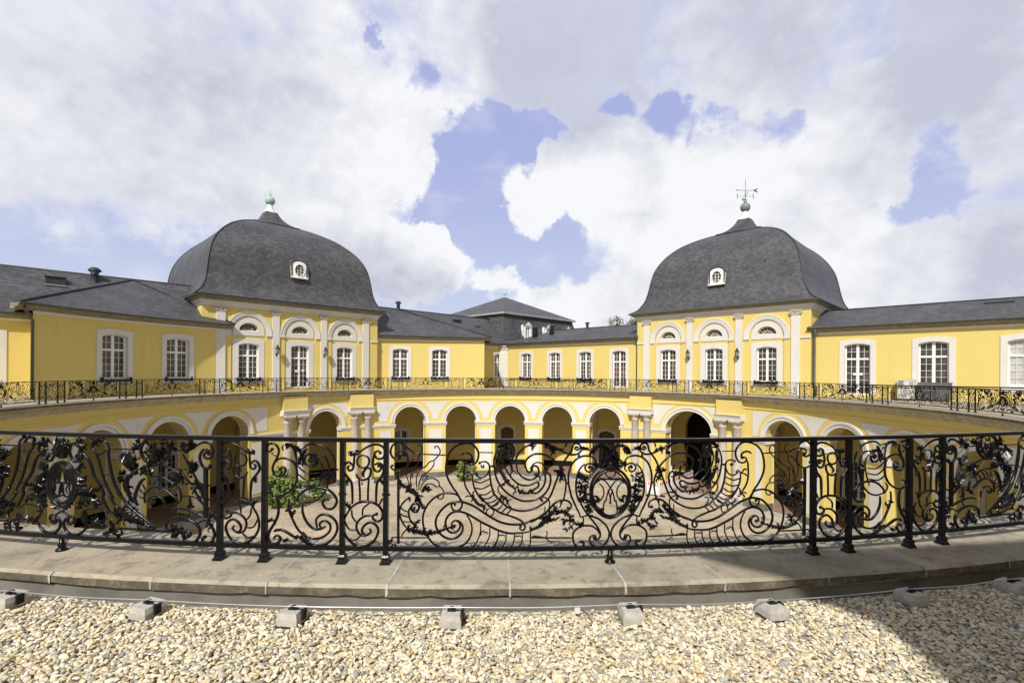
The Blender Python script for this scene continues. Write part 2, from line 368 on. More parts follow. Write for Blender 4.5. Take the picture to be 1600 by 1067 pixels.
def box(mb, fr, s0, s1, d0, d1, z0, z1, n=1):
    for i in range(n):
        a = s0 + (s1 - s0) * i / n; b = s0 + (s1 - s0) * (i + 1) / n
        c = [fr(a, d0, z0), fr(b, d0, z0), fr(b, d1, z0), fr(a, d1, z0), fr(a, d0, z1), fr(b, d0, z1), fr(b, d1, z1), fr(a, d1, z1)]
        fs = [(0, 1, 2, 3), (4, 7, 6, 5), (0, 4, 5, 1), (2, 6, 7, 3)]
        if i == 0: fs.append((0, 3, 7, 4))
        if i == n - 1: fs.append((1, 5, 6, 2))
        for f in fs: mb.face([c[k] for k in f])
def prof(mb, fr, s0, s1, P, step=None, smooth=False):
    n = max(1, int(math.ceil(abs(s1 - s0) / step))) if step else 1
    for i in range(n):
        a = s0 + (s1 - s0) * i / n; b = s0 + (s1 - s0) * (i + 1) / n
        for (d0, z0), (d1, z1) in zip(P[:-1], P[1:]):
            mb.face([fr(a, d0, z0), fr(b, d0, z0), fr(b, d1, z1), fr(a, d1, z1)], None, smooth)
    for s in (s0, s1): mb.face([fr(s, d, z) for d, z in P])
def arch_pts(o, n=14, grow=0.0):
    """points of an opening's top, left to right"""
    hw = o['w'] / 2 + grow; out = []
    for i in range(n + 1):
        if o.get('kind') == 'semi':
            a = math.pi - math.pi * i / n; out.append((o['s'] + hw * math.cos(a), o['zt'] + (o['rise'] + grow) * math.sin(a)))
        else:
            x = -hw + 2 * hw * i / n; out.append((o['s'] + x, o['zt'] + grow + o['rise'] * (1 - (x / hw) ** 2)))
    return out
def wall(mb, fr, s0, s1, z0, z1, ops=(), depth=.3, step=None, mb_in=None):
    mb_in = mb_in or mb
    def strip(a, b, zb, zt):
        n = max(1, int(math.ceil((b - a) / step))) if step else 1
        for i in range(n):
            x = a + (b - a) * i / n; y = a + (b - a) * (i + 1) / n
            mb.face([fr(x, 0, zb), fr(y, 0, zb), fr(y, 0, zt), fr(x, 0, zt)])
    cur = s0
    for o in sorted(ops, key=lambda o: o['s']):
        a, b = o['s'] - o['w'] / 2, o['s'] + o['w'] / 2
        strip(cur, a, z0, z1); cur = b
        top = arch_pts(o)
        if o['zb'] > z0 + 1e-4:
            strip(a, b, z0, o['zb'])
            mb_in.face([fr(a, 0, o['zb']), fr(b, 0, o['zb']), fr(b, -depth, o['zb']), fr(a, -depth, o['zb'])])
        for (x0, y0), (x1, y1) in zip(top[:-1], top[1:]):
            mb.face([fr(x0, 0, y0), fr(x1, 0, y1), fr(x1, 0, z1), fr(x0, 0, z1)])
            mb_in.face([fr(x0, 0, y0), fr(x1, 0, y1), fr(x1, -depth, y1), fr(x0, -depth, y0)])
        for x in (a, b): mb_in.face([fr(x, 0, o['zb']), fr(x, 0, top[0][1]), fr(x, -depth, top[0][1]), fr(x, -depth, o['zb'])])
    strip(cur, s1, z0, z1)
def ribbon(mb, fr, inner, outer, d0, d1):
    n = len(inner)
    for i in range(n - 1):
        a, b, c, d = inner[i], inner[i + 1], outer[i + 1], outer[i]
        mb.face([fr(*q) for q in ((a[0], d1, a[1]), (b[0], d1, b[1]), (c[0], d1, c[1]), (d[0], d1, d[1]))])
        mb.face([fr(a[0], d0, a[1]), fr(b[0], d0, b[1]), fr(b[0], d1, b[1]), fr(a[0], d1, a[1])])
        mb.face([fr(d[0], d0, d[1]), fr(c[0], d0, c[1]), fr(c[0], d1, c[1]), fr(d[0], d1, d[1])])
    for i in (0, n - 1):
        a, d = inner[i], outer[i]; mb.face([fr(a[0], d0, a[1]), fr(d[0], d0, d[1]), fr(d[0], d1, d[1]), fr(a[0], d1, a[1])])
def plate(mb, fr, out, d0, d1):
    mb.face([fr(s, d1, z) for s, z in out])
    for (a, b) in zip(out, out[1:] + out[:1]): mb.face([fr(a[0], d0, a[1]), fr(b[0], d0, b[1]), fr(b[0], d1, b[1]), fr(a[0], d1, a[1])])
def surround(mb, fr, o, wd, d1=.045, bottom=None):
    """flat painted frame round a window opening"""
    zb = o['zb'] if bottom is None else bottom
    i = arch_pts(o); u = arch_pts(o, grow=wd)
    if o.get('kind') != 'semi': u = [(x, z + .06 * 0) for x, z in u]
    ribbon(mb, fr, [(i[0][0], zb)] + i + [(i[-1][0], zb)], [(u[0][0], zb)] + u + [(u[-1][0], zb)], -.002, d1)
# window joinery, local axes: x right, y into the wall, z up, origin at the sill centre
LOC = lambda s, d, z: (s, -d, z)
def joinery(w, h, rise, up, low, fr_=.07, cols=2):
    """casement window: h = height of the straight sides"""
    mb = MB(); hw = w / 2; o = dict(s=0, w=w, zb=0, zt=h, rise=rise)
    top = arch_pts(o); ti = arch_pts(dict(s=0, w=w - 2 * fr_, zb=0, zt=h - fr_, rise=rise))
    ribbon(mb, LOC, [(ti[0][0], fr_)] + ti + [(ti[-1][0], fr_)], [(-hw, 0)] + top + [(hw, 0)], -.06, .02)
    box(mb, LOC, -hw, hw, -.06, .021, 0, fr_)
    zt_ = h - fr_ + rise * .9; split = fr_ + (h - fr_) * low / (up + low) if up else zt_
    box(mb, LOC, -.055, .055, -.05, .032, fr_, zt_ + .02)
    if up: box(mb, LOC, -hw + fr_, hw - fr_, -.05, .04, split - .045, split + .045)
    def pane(x0, x1, z0, z1, rows):
        box(mb, LOC, x0, x0 + .035, -.05, .012, z0, z1); box(mb, LOC, x1 - .035, x1, -.05, .012, z0, z1); box(mb, LOC, x0, x1, -.05, .011, z0, z0 + .04)
        for c in range(1, cols): x = x0 + (x1 - x0) * c / cols; box(mb, LOC, x - .011, x + .011, -.045, .004, z0, z1)
        for r in range(1, rows): z = z0 + (z1 - z0) * r / rows; box(mb, LOC, x0, x1, -.045, .006, z - .011, z + .011)
    for sx in (-1, 1):
        x0, x1 = (-hw + fr_, -.055) if sx < 0 else (.055, hw - fr_)
        pane(x0, x1, fr_, split - (.045 if up else 0), low)
        if up: pane(x0, x1, split + .045, zt_, up)
    gl = MB(); plate(gl, LOC, [(-hw + .02, .02)] + [(x, z - .02) for x, z in top] + [(hw - .02, .02)], -.075, -.04)
    return mb, gl
_wcache = {}
def window(parent, fr, o, up=2, low=4, inset=.2, glassmat=None, sur=.32, bottom=None, guard=None, lab=None):
    key = (round(o['w'], 3), round(o['zt'] - o['zb'], 3), round(o['rise'], 3), up, low)
    mw = place(fr, o['s'], -inset, o['zb'])
    if key not in _wcache:
        a, b = joinery(o['w'], o['zt'] - o['zb'], o['rise'], up, low)
        f = a.build('window', M['wood']); gl = b.build('glass_pane', M['glass'])
        _wcache[key] = (f.data, gl.data)
    else:
        f = bpy.data.objects.new('window', _wcache[key][0]); COL.objects.link(f)
        gl = bpy.data.objects.new('glass_pane', _wcache[key][1]); COL.objects.link(gl)
    f.matrix_world = mw; gl.parent = f; f.parent = parent
    if glassmat:
        gl.data = gl.data.copy(); gl.data.materials[0] = glassmat
    if sur:
        sm = MB(); surround(sm, fr, o, sur, .05, bottom)
        oi = arch_pts(dict(o, w=o['w'] - .008, zt=o['zt'] - .004)); lp = [(oi[0][0], o['zb'])] + oi + [(oi[-1][0], o['zb'])]
        for (xa, za), (xb, zb_) in zip(lp[:-1], lp[1:]): sm.face([fr(xa, .049, za), fr(xb, .049, zb_), fr(xb, -inset - .07, zb_), fr(xa, -inset - .07, za)])
        if o['zb'] > .3: box(sm, fr, o['s'] - o['w'] / 2 - sur, o['s'] + o['w'] / 2 + sur, -.002, .049, o['zb'] - .35, o['zb'] - .002); box(sm, fr, o['s'] - o['w'] / 2 - .1, o['s'] + o['w'] / 2 + .1, -.19, .09, o['zb'] - .06, o['zb'] + .004)
        so_ = sm.build('window_surround', M['white']); so_.parent = parent
    if guard:
        gm_ = MB(); x0 = -o['w'] / 2 - .12; x1 = -x0; zb = o['zb']
        Fg = lambda s, d, z: fr(o['s'] + s, d, z)
        box(gm_, Fg, x0, x1, .06, .26, zb - .14, zb - .02)
        for sx in (x0, x1 - .03): box(gm_, Fg, sx, sx + .03, .052, .30, zb - .2, zb + .12)
        nn = 9
        for k in range(nn):
            xc = x0 + (x1 - x0) * (k + .5) / nn
            tube(gm_, [Fg(xc + .07 * math.cos(t) * (1 - t / 9), .285, zb + .02 + .07 * math.sin(t) * (1 - t / 9)) for t in np.linspace(0, 6, 12)], .011, 5, up=(.3, .3, .9))
        if guard == 'plants':
            for k in range(60): ball(gm_, Fg(random.uniform(x0, x1), random.uniform(.08, .25), zb + random.uniform(-.02, .10)), random.uniform(.02, .05), 5, 3)
        go = gm_.build('window_guard', M['iron']); go.parent = parent
    return f
# ------------------------------------------------------------------ ground
GZ = -7.75
mb = MB(); mb.face([(-900, -900, GZ - .06), (900, -900, GZ - .06), (900, 900, GZ - .06), (-900, 900, GZ - .06)])
tag(mb.build('ground', M['lawn']), kind='structure')
def ring(mb, r0, r1, z, a0=0, a1=360, n=120, uv=False):
    for i in range(n):
        a = a0 + (a1 - a0) * i / n; b = a0 + (a1 - a0) * (i + 1) / n
        mb.face([polar(a, r0, z), polar(a, r1, z), polar(b, r1, z), polar(b, r0, z)])
mb = MB(); mb.face([polar(a, 18.75, GZ) for a in range(0, 360, 3)]); tag(mb.build('courtyard_paving', M['paving']), kind='structure')
mb = MB(); ring(mb, 18.75, 20.6, GZ + .004); tag(mb.build('courtyard_walk', M['walk']), kind='structure')
mb = MB(); ring(mb, 20.6, 25.4, GZ + .03, 54, 306, 90); tag(mb.build('gallery_floor', M['tile']), kind='structure')
mb = MB(); ring(mb, 20.40, 40, -.19); tag(mb.build('terrace_floor', M['gravelbed']), kind='structure')

# ------------------------------------------------------------------ arcade round the court
RA = 20.0
FA = fr_arc(RA, 180.0)
S = lambda psi: -R_(psi - 180.0) * RA
arc = thing('arcade_gallery', 'yellow round arcade with white arch trim and paired columns round the sunken court', 'arcade', (CX, CY, 0))
arc_inv = Matrix.Translation((-CX, -CY, 0))
def inw(o, parent):          # child built in world coordinates
    o.parent = parent; o.matrix_parent_inverse = parent.matrix_basis.inverted(); return o
std = [178.4, 166.25, 154.2, 190.95, 203.75, 113.1, 101.2, 89.4, 77.5, 65.6, 244.5, 256.25, 268.4, 280.3, 292.2]
ops = [dict(s=S(p), w=2.70, zb=GZ, zt=-2.86, rise=1.35, kind='semi') for p in std]
gateR = dict(s=S(134.0), w=3.75, zb=GZ, zt=-3.02, rise=1.63, kind='semi')
gateL = dict(s=S(223.95), w=2.60, zb=GZ, zt=-3.06, rise=1.45, kind='semi')
allops = ops + [gateR, gateL]
w1 = MB(); w2 = MB()
wall(w1, FA, S(306), S(54), GZ, -.42, allops, .85, .6)
ys = inw(w1.build('arcade_wall', M['yellow']), arc)
# inside face of the piers and the gallery vault
wi = MB()
FI = fr_arc(RA + .85, 180.0); SI = lambda psi: -R_(psi - 180.0) * (RA + .85)
k = (RA + .85) / RA
wall(wi, FI, SI(306), SI(54), GZ, -.55, [dict(o, s=o['s'] * k, w=o['w'] * 1.0) for o in allops], .0, .6)
ring(wi, 20.3, 25.3, -.56, 54, 306, 90)
inw(wi.build('gallery_vault', M['white']), arc)
# back wall of the gallery with a passage behind the right gate
FB = fr_arc(25.2, 180.0); SB = lambda psi: -R_(psi - 180.0) * 25.2
bo = [dict(s=SB(136.9), w=3.0, zb=GZ, zt=-3.2, rise=1.5, kind='semi'), 
      dict(s=SB(179.4), w=1.25, zb=GZ, zt=-4.25, rise=.3), dict(s=SB(203.2), w=1.3, zb=GZ + .9, zt=-4.3, rise=.2), dict(s=SB(157.0), w=1.5, zb=GZ, zt=-4.4, rise=.3),
      dict(s=SB(246.5), w=1.4, zb=GZ + .9, zt=-4.5, rise=.2), dict(s=SB(262), w=1.4, zb=GZ + .9, zt=-4.5, rise=.2), dict(s=SB(276), w=1.4, zb=GZ + .9, zt=-4.5, rise=.2),
      dict(s=SB(110), w=1.4, zb=GZ + .9, zt=-4.5, rise=.2), dict(s=SB(95), w=1.4, zb=GZ + .9, zt=-4.5, rise=.2)]
wb = MB(); wall(wb, FB, SB(306), SB(54), GZ, -.56, bo, .5, .8)
inw(wb.build('gallery_back_wall', M['yellow']), arc)
pb = MB(); box(pb, FB, SB(306), SB(54), -.01, .035, GZ, GZ + .55, 80)
for o in bo:
    dk = MB(); box(dk, FB, o['s'] - o['w'] / 2 - .1, o['s'] + o['w'] / 2 + .1, -.56, -.5, GZ, o['zt'] + o['rise'] + .1); inw(dk.build('door_and_shade_plate', M['dark' if o is bo[0] else 'door']), arc)  # black plate imitates the unlit passage at the right gate; the rest are door-brown
for o in bo[1:]:
    trim = MB(); surround(trim, FB, o, .26, .04); inw(trim.build('doorway_surround', M['white']), arc)
# doors standing ajar and barred gallery windows
for o in bo[2:3] + bo[4:]:
    a, b = joinery(o['w'], o['zt'] - o['zb'], o['rise'], 0, 4)
    f = a.build('gallery_window', M['wood']); gl = b.build('glass_pane', M['glass']); gl.parent = f
    f.matrix_world = arc_inv @ place(FB, o['s'], -.25, o['zb']); f.parent = arc
# ribs: pilaster and arch between each pier and the back wall
piers = sorted([(a + b) / 2 for a, b in zip(sorted(std)[:-1], sorted(std)[1:]) if b - a < 16] + [123.6, 144.4, 213.6, 234.4])
for ps in piers:
    s = SB(ps); rb = MB(); ry_ = MB()
    box(ry_, FB, s - .45, s + .45, -.01, .22, GZ, -3.16)
    box(rb, FB, s - .52, s + .52, -.011, .30, -3.16, -2.88)
    box(rb, FB, s - .45, s + .45, -.012, .221, -2.88, -.56)
    c0, c1 = polar(ps, 20.8), polar(ps, 25.0)
    a = R_(ps); tx = (math.cos(a), math.sin(a))
    for i in range(12):
        t0, t1 = math.pi * i / 12, math.pi * (i + 1) / 12
        def P(t, w, dz=0): r = 22.9 - 2.1 * math.cos(t); x, y, _ = polar(ps, r); return (x + tx[0] * w, y + tx[1] * w, -2.88 + 2.0 * math.sin(t) + dz)
        rb.face([P(t0, -.4), P(t1, -.4), P(t1, .4), P(t0, .4)])
        for w in (-.4, .4): rb.face([P(t0, w), P(t1, w), P(t1, w, .5), P(t0, w, .5)])
    inw(rb.build('vault_rib', M['white']), arc); inw(ry_.build('gallery_pilaster', M['yellow']), arc)
inw(pb.build('gallery_plinth', M['dark']), arc)
# white trim on the court side

for o in allops:
    wd = .34
    i_ = arch_pts(o, 20); m_ = arch_pts(o, 20, .20); u_ = arch_pts(o, 20, wd)
    av = MB(); ribbon(av, FA, i_, m_, -.84, .06); ribbon(av, FA, m_, u_, -.01, .11); inw(av.build('archivolt', M['white']), arc)
order = sorted(allops, key=lambda o: o['s'])
for a, b in zip(order[:-1], order[1:]):
    x0 = a['s'] + a['w'] / 2; x1 = b['s'] - b['w'] / 2; im = MB(); sp = MB(); pn = MB(); pl_ = MB()
    gate = a in (gateR, gateL) or b in (gateR, gateL)
    if x1 - x0 > 2.6 and not gate: continue
    zi = -2.86 if not gate else -2.95
    def imp(x0, x1):
        prof(im, FA, x0 - .10, x1 + .10, [(-.84, zi - .30), (.04, zi - .30), (.05, zi - .22), (.11, zi - .16), (.13, zi - .06), (.13, zi), (-.84, zi)], .5)
    if gate:
        mid0 = x0 + .42; mid1 = x1 - .42
        imp(x0, mid0) if False else None
        imp(x0, x1)
    else: imp(x0, x1)
    if not gate:
        xm = (x0 + x1) / 2; pw = (x1 - x0) / 2 - .30
        plate(pn, FA, [(xm - pw, GZ + .66), (xm + pw, GZ + .66), (xm + pw, -3.52), (xm - pw, -3.52)], -.01, .022)
        # spandrel: between two arcs of radius r+.66
        g_ = .64; L = []; Rr = []
        for t in np.linspace(.08, 1.0, 12):
            hw = a['w'] / 2 + g_; rz = a['rise'] + g_
            ztop = -1.10; zz0 = max(a['zt'] + .10, -2.76)
            z = zz0 + (ztop - zz0) * t
            c = min(1.0, max(0.0, (z - a['zt']) / rz)); dx = hw * math.sqrt(max(0, 1 - c * c))
            hb = b['w'] / 2 + g_; cb = min(1.0, max(0.0, (z - b['zt']) / (b['rise'] + g_))); db = hb * math.sqrt(max(0, 1 - cb * cb))
            l, r = a['s'] + dx, b['s'] - db
            if r - l > .06: L.append((l, z)); Rr.append((r, z))
        if len(L) > 2: plate(sp, FA, Rr + L[::-1], -.01, .022)
    box(pl_, FA, x0 - .04, x1 + .04, -.86, .07, GZ, GZ + .46, max(1, int((x1 - x0) / .6)))
    for mb_, nm, mt in ((im, 'impost', 'white'), (sp, 'spandrel_panel', 'white'), (pn, 'pier_panel', 'white'), (pl_, 'pier_plinth', 'plinth')):
        if mb_.v: inw(mb_.build(nm, M[mt]), arc)
st = MB(); prof(st, FA, S(306), S(54), [(-.01, -.93), (.045, -.92), (.06, -.87), (.045, -.82), (-.01, -.81)], .5)
inw(st.build('string_course', M['yellow']), arc)
# half spandrel panels: beside the gate bays and inside them
def half_spandrel(o, side, edge, g_, zlow=-2.74, ztop=-1.08):
    Lp = []; hw = o['w'] / 2 + g_; rz = o['rise'] + g_
    for z in np.linspace(max(zlow, o['zt'] + .02), ztop, 12):
        c = min(1.0, max(0.0, (z - o['zt']) / rz)); x = o['s'] + side * hw * math.sqrt(max(0, 1 - c * c))
        if (edge - x) * side > .05: Lp.append((x, z))
    if len(Lp) > 2:
        m_ = MB(); E_ = [(edge, z) for x, z in Lp]; plate(m_, FA, Lp + E_[::-1], -.01, .021); inw(m_.build('spandrel_panel', M['white']), arc)
byang = {p: o for p, o in zip(std, ops)}
for p, e in ((154.2, 148.9), (113.1, 119.6), (244.5, 236.8), (203.75, 211.7)): o = byang[p]; half_spandrel(o, 1 if e < p else -1, S(e), .60)
for o, e in ((gateR, 142.2), (gateR, 127.2), (gateL, 218.9), (gateL, 228.4)): half_spandrel(o, 1 if S(e) > o['s'] else -1, S(e), .56, -2.6, -1.0)
for p, e in ((154.2, 148.9), (113.1, 119.0), (244.5, 237.4), (203.75, 211.0)):
    o = byang[p]; sg = 1 if e < p else -1; xa = o['s'] + sg * (o['w'] / 2 + .28); xb = S(e)
    if abs(xb - xa) > .25: m_ = MB(); a_, b_ = min(xa, xb), max(xa, xb); plate(m_, FA, [(a_, GZ + .66), (b_, GZ + .66), (b_, -3.52), (a_, -3.52)], -.01, .022); inw(m_.build('pier_panel', M['white']), arc)
# paired columns with entablature blocks
pair = {'gate_right': ((146.6, 143.7), (126.0, 122.8)), 'gate_left': ((214.2, 217.3), (229.6, 232.6))}
for gname, prs in pair.items():
    for pr in prs:
        s0, s1 = sorted(S(p) for p in pr); ent = MB(); yb = MB()
        box(yb, FA, s0 - .42, s1 + .42, -.02, .33, -1.40, -.385, 4)
        prof(ent, FA, s0 - .52, s1 + .52, [(-.02, -1.80), (.44, -1.80), (.44, -1.66), (.47, -1.65), (.47, -1.52), (.56, -1.46), (.58, -1.40), (-.02, -1.40)], .5)
        inw(ent.build('entablature', M['white']), arc); inw(yb.build('entablature_block', M['yellow']), arc)
        for p in pr:
            c = polar(p, RA - .12)
            col = MB()
            r = .31
            lathe(col, (c[0], c[1], 0), [(r * 1.35, GZ + .35), (r * 1.38, GZ + .45), (r * 1.2, GZ + .52), (r * 1.08, GZ + .58), (r, GZ + .7), (r * 1.0, -5.2), (r * .97, -4.2), (r * .88, -2.35), (r * .98, -2.32), (r * .98, -2.26), (r * .9, -2.24), (r * .9, -2.14), (r * 1.1, -2.08), (r * 1.28, -1.96), (r * 1.28, -1.93)], 20)
            for f0, d0, d1, z0, z1 in ((.42, -.28, .54, GZ, GZ + .36), (.43, -.28, .545, -1.93, -1.802)):
                sp_ = S(p); box(col, FA, sp_ - f0, sp_ + f0, d0, d1, z0, z1)
            inw(col.build('column', M['column']), arc)
cm = MB(); prof(cm, FA, S(306), S(54), [(-.3, -.50), (.03, -.50), (.05, -.44), (.12, -.40), (.14, -.30), (.28, -.24), (.34, -.16), (.34, -.121), (-.3, -.121)], .5)
inw(cm.build('cornice_moulding', M['mould']), arc)

# ------------------------------------------------------------------ coping slabs of the terrace edge
cop = thing('stone_coping', 'weathered sandstone coping slabs with pale joints under the iron railings', 'coping', (CX, CY, 0))
R0, R1 = 19.50, 20.46
jo = [-7.776, -5.426, -2.960, -.497, 1.978, 4.341, 6.458, 8.838, 11.330, 13.789]
ang = list(jo)
while ang[-1] < 346: ang.append(ang[-1] + 2.43)
ang[-1] = 352.224
sl = MB(); jn = MB()
for a, b in zip(ang[:-1], ang[1:]):
    near = a < 40 or a > 320; n = 6 if near else 3; e = .010 if near else .02
    a_, b_ = a + e, b - e
    ra, rb_, th = R0, R1, -.075
    pts = []
    for i in range(n + 1):
        t = a_ + (b_ - a_) * i / n; j = (rng.random(6) - .5) * (.012 if near else .0)
        pts.append([polar(t, ra, -.03), polar(t, ra + .025, 0 + j[0] * .2), polar(t, rb_ - .03 + j[1], 0 + j[2] * .2), polar(t, rb_ + j[3], -.02 + j[3] * .3), polar(t, rb_ + j[4], th + j[5]), polar(t, rb_ - .14, th + .004), polar(t, ra + .3, -.118), polar(t, ra, -.118)])
    i0 = len(sl.v); m_ = 8
    for row in pts: sl.v += row
    for i in range(n):
        for q in range(m_): sl.f.append((i0 + i * m_ + q, i0 + (i + 1) * m_ + q, i0 + (i + 1) * m_ + (q + 1) % m_, i0 + i * m_ + (q + 1) % m_)); sl.uv.append(None); sl.sm.append(False)
    sl.f.append(tuple(i0 + q for q in range(m_))); sl.uv.append(None); sl.sm.append(False)
    sl.f.append(tuple(i0 + n * m_ + m_ - 1 - q for q in range(m_))); sl.uv.append(None); sl.sm.append(False)
    # joint filling
    w_ = .012 + .012 * random.random()
    jp = [polar(b - .05 * 0, r, 0) for r in (R0 + .01, R1 - .004)]
    da = math.degrees(w_ / 2 / R1)
    jn.face([polar(b - da, R0 + .004, .0025), polar(b - da, R1 - .02, .0025), polar(b + da, R1 - .02, .0025), polar(b + da, R0 + .004, .0025)])
    jn.face([polar(b - da, R1 + .003, -.02), polar(b + da, R1 + .003, -.02), polar(b + da, R1 + .003, -.075), polar(b - da, R1 + .003, -.075)])
    jn.face([polar(b - da, R1 - .02, .0025), polar(b - da, R1 + .003, -.02), polar(b + da, R1 + .003, -.02), polar(b + da, R1 - .02, .0025)])
nsl = len(sl.f); off_ = len(sl.v); sl.v += jn.v; sl.f += [tuple(q + off_ for q in f_) for f_ in jn.f]; sl.uv += jn.uv; sl.sm += jn.sm
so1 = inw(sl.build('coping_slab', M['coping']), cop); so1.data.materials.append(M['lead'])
for q in range(nsl, len(sl.f)): so1.data.polygons[q].material_index = 1
ke = MB(); gp = MB()
FK = fr_arc(20.41, 0.0)
for i in range(180):
    a, b = i * 2, i * 2 + 2
    ke.face([polar(a, 20.43, -.094), polar(b, 20.43, -.094), polar(b, 20.445, -.20), polar(a, 20.445, -.20)]); gp.face([polar(a, 20.43, -.0935), polar(b, 20.43, -.0935), polar(b, 20.25, -.0935), polar(a, 20.25, -.0935)])
inw(ke.build('kerb_upstand', M['plinth']), cop); inw(gp.build('gap_shade_strip', M['dark']), cop)  # black strip under the slab lip paints in the shade of the gap

# ------------------------------------------------------------------ wings
EAV = [(-.02, -.47), (.05, -.47), (.07, -.41), (.12, -.39), (.14, -.33)]
EAV2 = [(-.02, -.33), (.20, -.33), (.26, -.24), (.42, -.18), (.47, -.10), (.47, -.03), (-.02, -.03)]
GUT = [(.40, -.06), (.55, -.06), (.60, .0), (.60, .05), (.40, .05)]
def eaves(parent, fr, s0, s1, z, step=None, w0=None, w1=None):
    a = MB(); prof(a, fr, s0 if w0 is None else w0, s1 if w1 is None else w1, [(d, z + h) for d, h in EAV] + [(-.02, z - .33)], step); inw(a.build('frieze_moulding', M['white']), parent)
    a = MB(); prof(a, fr, s0, s1, [(d, z + h) for d, h in EAV2], step); inw(a.build('cornice', M['cornice']), parent)
    a = MB(); prof(a, fr, s0, s1, [(d, z + h) for d, h in GUT], step); inw(a.build('gutter', M['gutter']), parent)
def slope(mb, pts):
    P = [Vector(p) for p in pts]; nrm = (P[1] - P[0]).cross(P[2] - P[0])
    if nrm.length < 1e-9 and len(P) > 3: nrm = (P[2] - P[0]).cross(P[3] - P[0])
    nrm.normalize()
    h = Vector((0, 0, 1)).cross(nrm)
    h = h.normalized() if h.length > 1e-4 else Vector((1, 0, 0))
    v = nrm.cross(h)
    mb.face(pts, [(p.dot(h), p.dot(v)) for p in P])
def ridge(mb, a, b, r=.07): tube(mb, [a, b], r, 6, up=(.01, .02, 1))
ZE = 5.0
def op(s, w=1.56, zb=.86, zt=3.62, rise=.14): return dict(s=s, w=w, zb=zb, zt=zt, rise=rise)
def pipe(parent, pts, r=.06):
    m_ = MB(); tube(m_, pts, r, 8, up=(.3, .2, .9)); inw(m_.build('downpipe', M['gutter']), parent)

def vent(parent, p, h=1.0, r=.2):
    m_ = MB(); lathe(m_, p, [(r * 1.2, -.5), (r * 1.1, 0), (r, .1), (r * .95, h * .55), (r * 1.05, h * .57), (r * 1.05, h * .62), (r * .9, h * .64), (r * 1.75, h * .80), (r * 1.75, h * .84), (r * .9, h * 1.0), (.02, h * 1.02)], 14); inw(m_.build('roof_vent', M['vent']), parent)
def cowl(parent, p, h=1.3, r=.28):
    m_ = MB(); lathe(m_, p, [(r, -.6), (r, h * .75), (r * 1.05, h * .76), (r * .8, h * .78), (r * .8, h * .85), (r * 1.4, h * .86), (r * 1.3, h * .93), (.05, h)], 14); inw(m_.build('roof_vent', M['vent']), parent)
def skylight(parent, fr, s, d, z, w=1.1, h=.55):
    m_ = MB(); box(m_, fr, s - w / 2, s + w / 2, d - .5, d, z - .1, z + h); box(m_, fr, s - w / 2 - .06, s + w / 2 + .06, d - .5, d + .08, z + h, z + h + .06)
    inw(m_.build('roof_light', M['vent']), parent)
    m_ = MB(); box(m_, fr, s - w / 2 - .08, s + w / 2 + .08, d - .02, d + .2, z - .14, z - .08); inw(m_.build('roof_light_flashing', M['lead']), parent)

# --- left main wing (behind the left pavilion)
FL = fr_left(26.3)
lw = thing('palace_wing', 'long yellow wing with dark slate roof running behind the left dome', 'wing', PQ(-12, 26.3))
o1 = op(-18.0); o2 = op(25.4, w=1.3)
m_ = MB(); wall(m_, FL, -30, 26.3, GZ, 4.6, [o1, op(-22.3), o2], .3); inw(m_.build('wall', M['yellow']), lw)
for o in (o1, o2):
    f = window(None, FL, o, inset=.2)
    f.parent = lw; f.matrix_parent_inverse = lw.matrix_basis.inverted()
for k_ in [q for q in bpy.data.objects if q.name.startswith(('window_surround', 'window_guard')) and q.parent is None]: inw(k_, lw)
eaves(lw, FL, -30, 26.0, ZE)
m_ = MB(); qe, qr, zr = 25.72, 29.8, 8.43
slope(m_, [PQ(-30, qe, ZE + .05), PQ(26.3, qe, ZE + .05), PQ(26.3, qr, zr), PQ(-30, qr, zr)])
slope(m_, [PQ(26.3, 34, ZE + .05), PQ(-30, 34, ZE + .05), PQ(-30, qr, zr), PQ(26.3, qr, zr)])
ridge(m_, PQ(-30, qr, zr), PQ(27.5, qr, zr)); inw(m_.build('roof', M['slate']), lw)
vent(lw, PQ(-12.5, 29.2, 7.75), 1.15, .23); vent(lw, PQ(13.3, 29.8, 8.35), .95, .2)
skylight(lw, FL, -14.6, -2.1, 7.35, 1.0, .45); skylight(lw, FL, 20.7, -2.2, 7.3, 1.0, .4); skylight(lw, FL, 23.6, -1.9, 7.0, .7, .12)

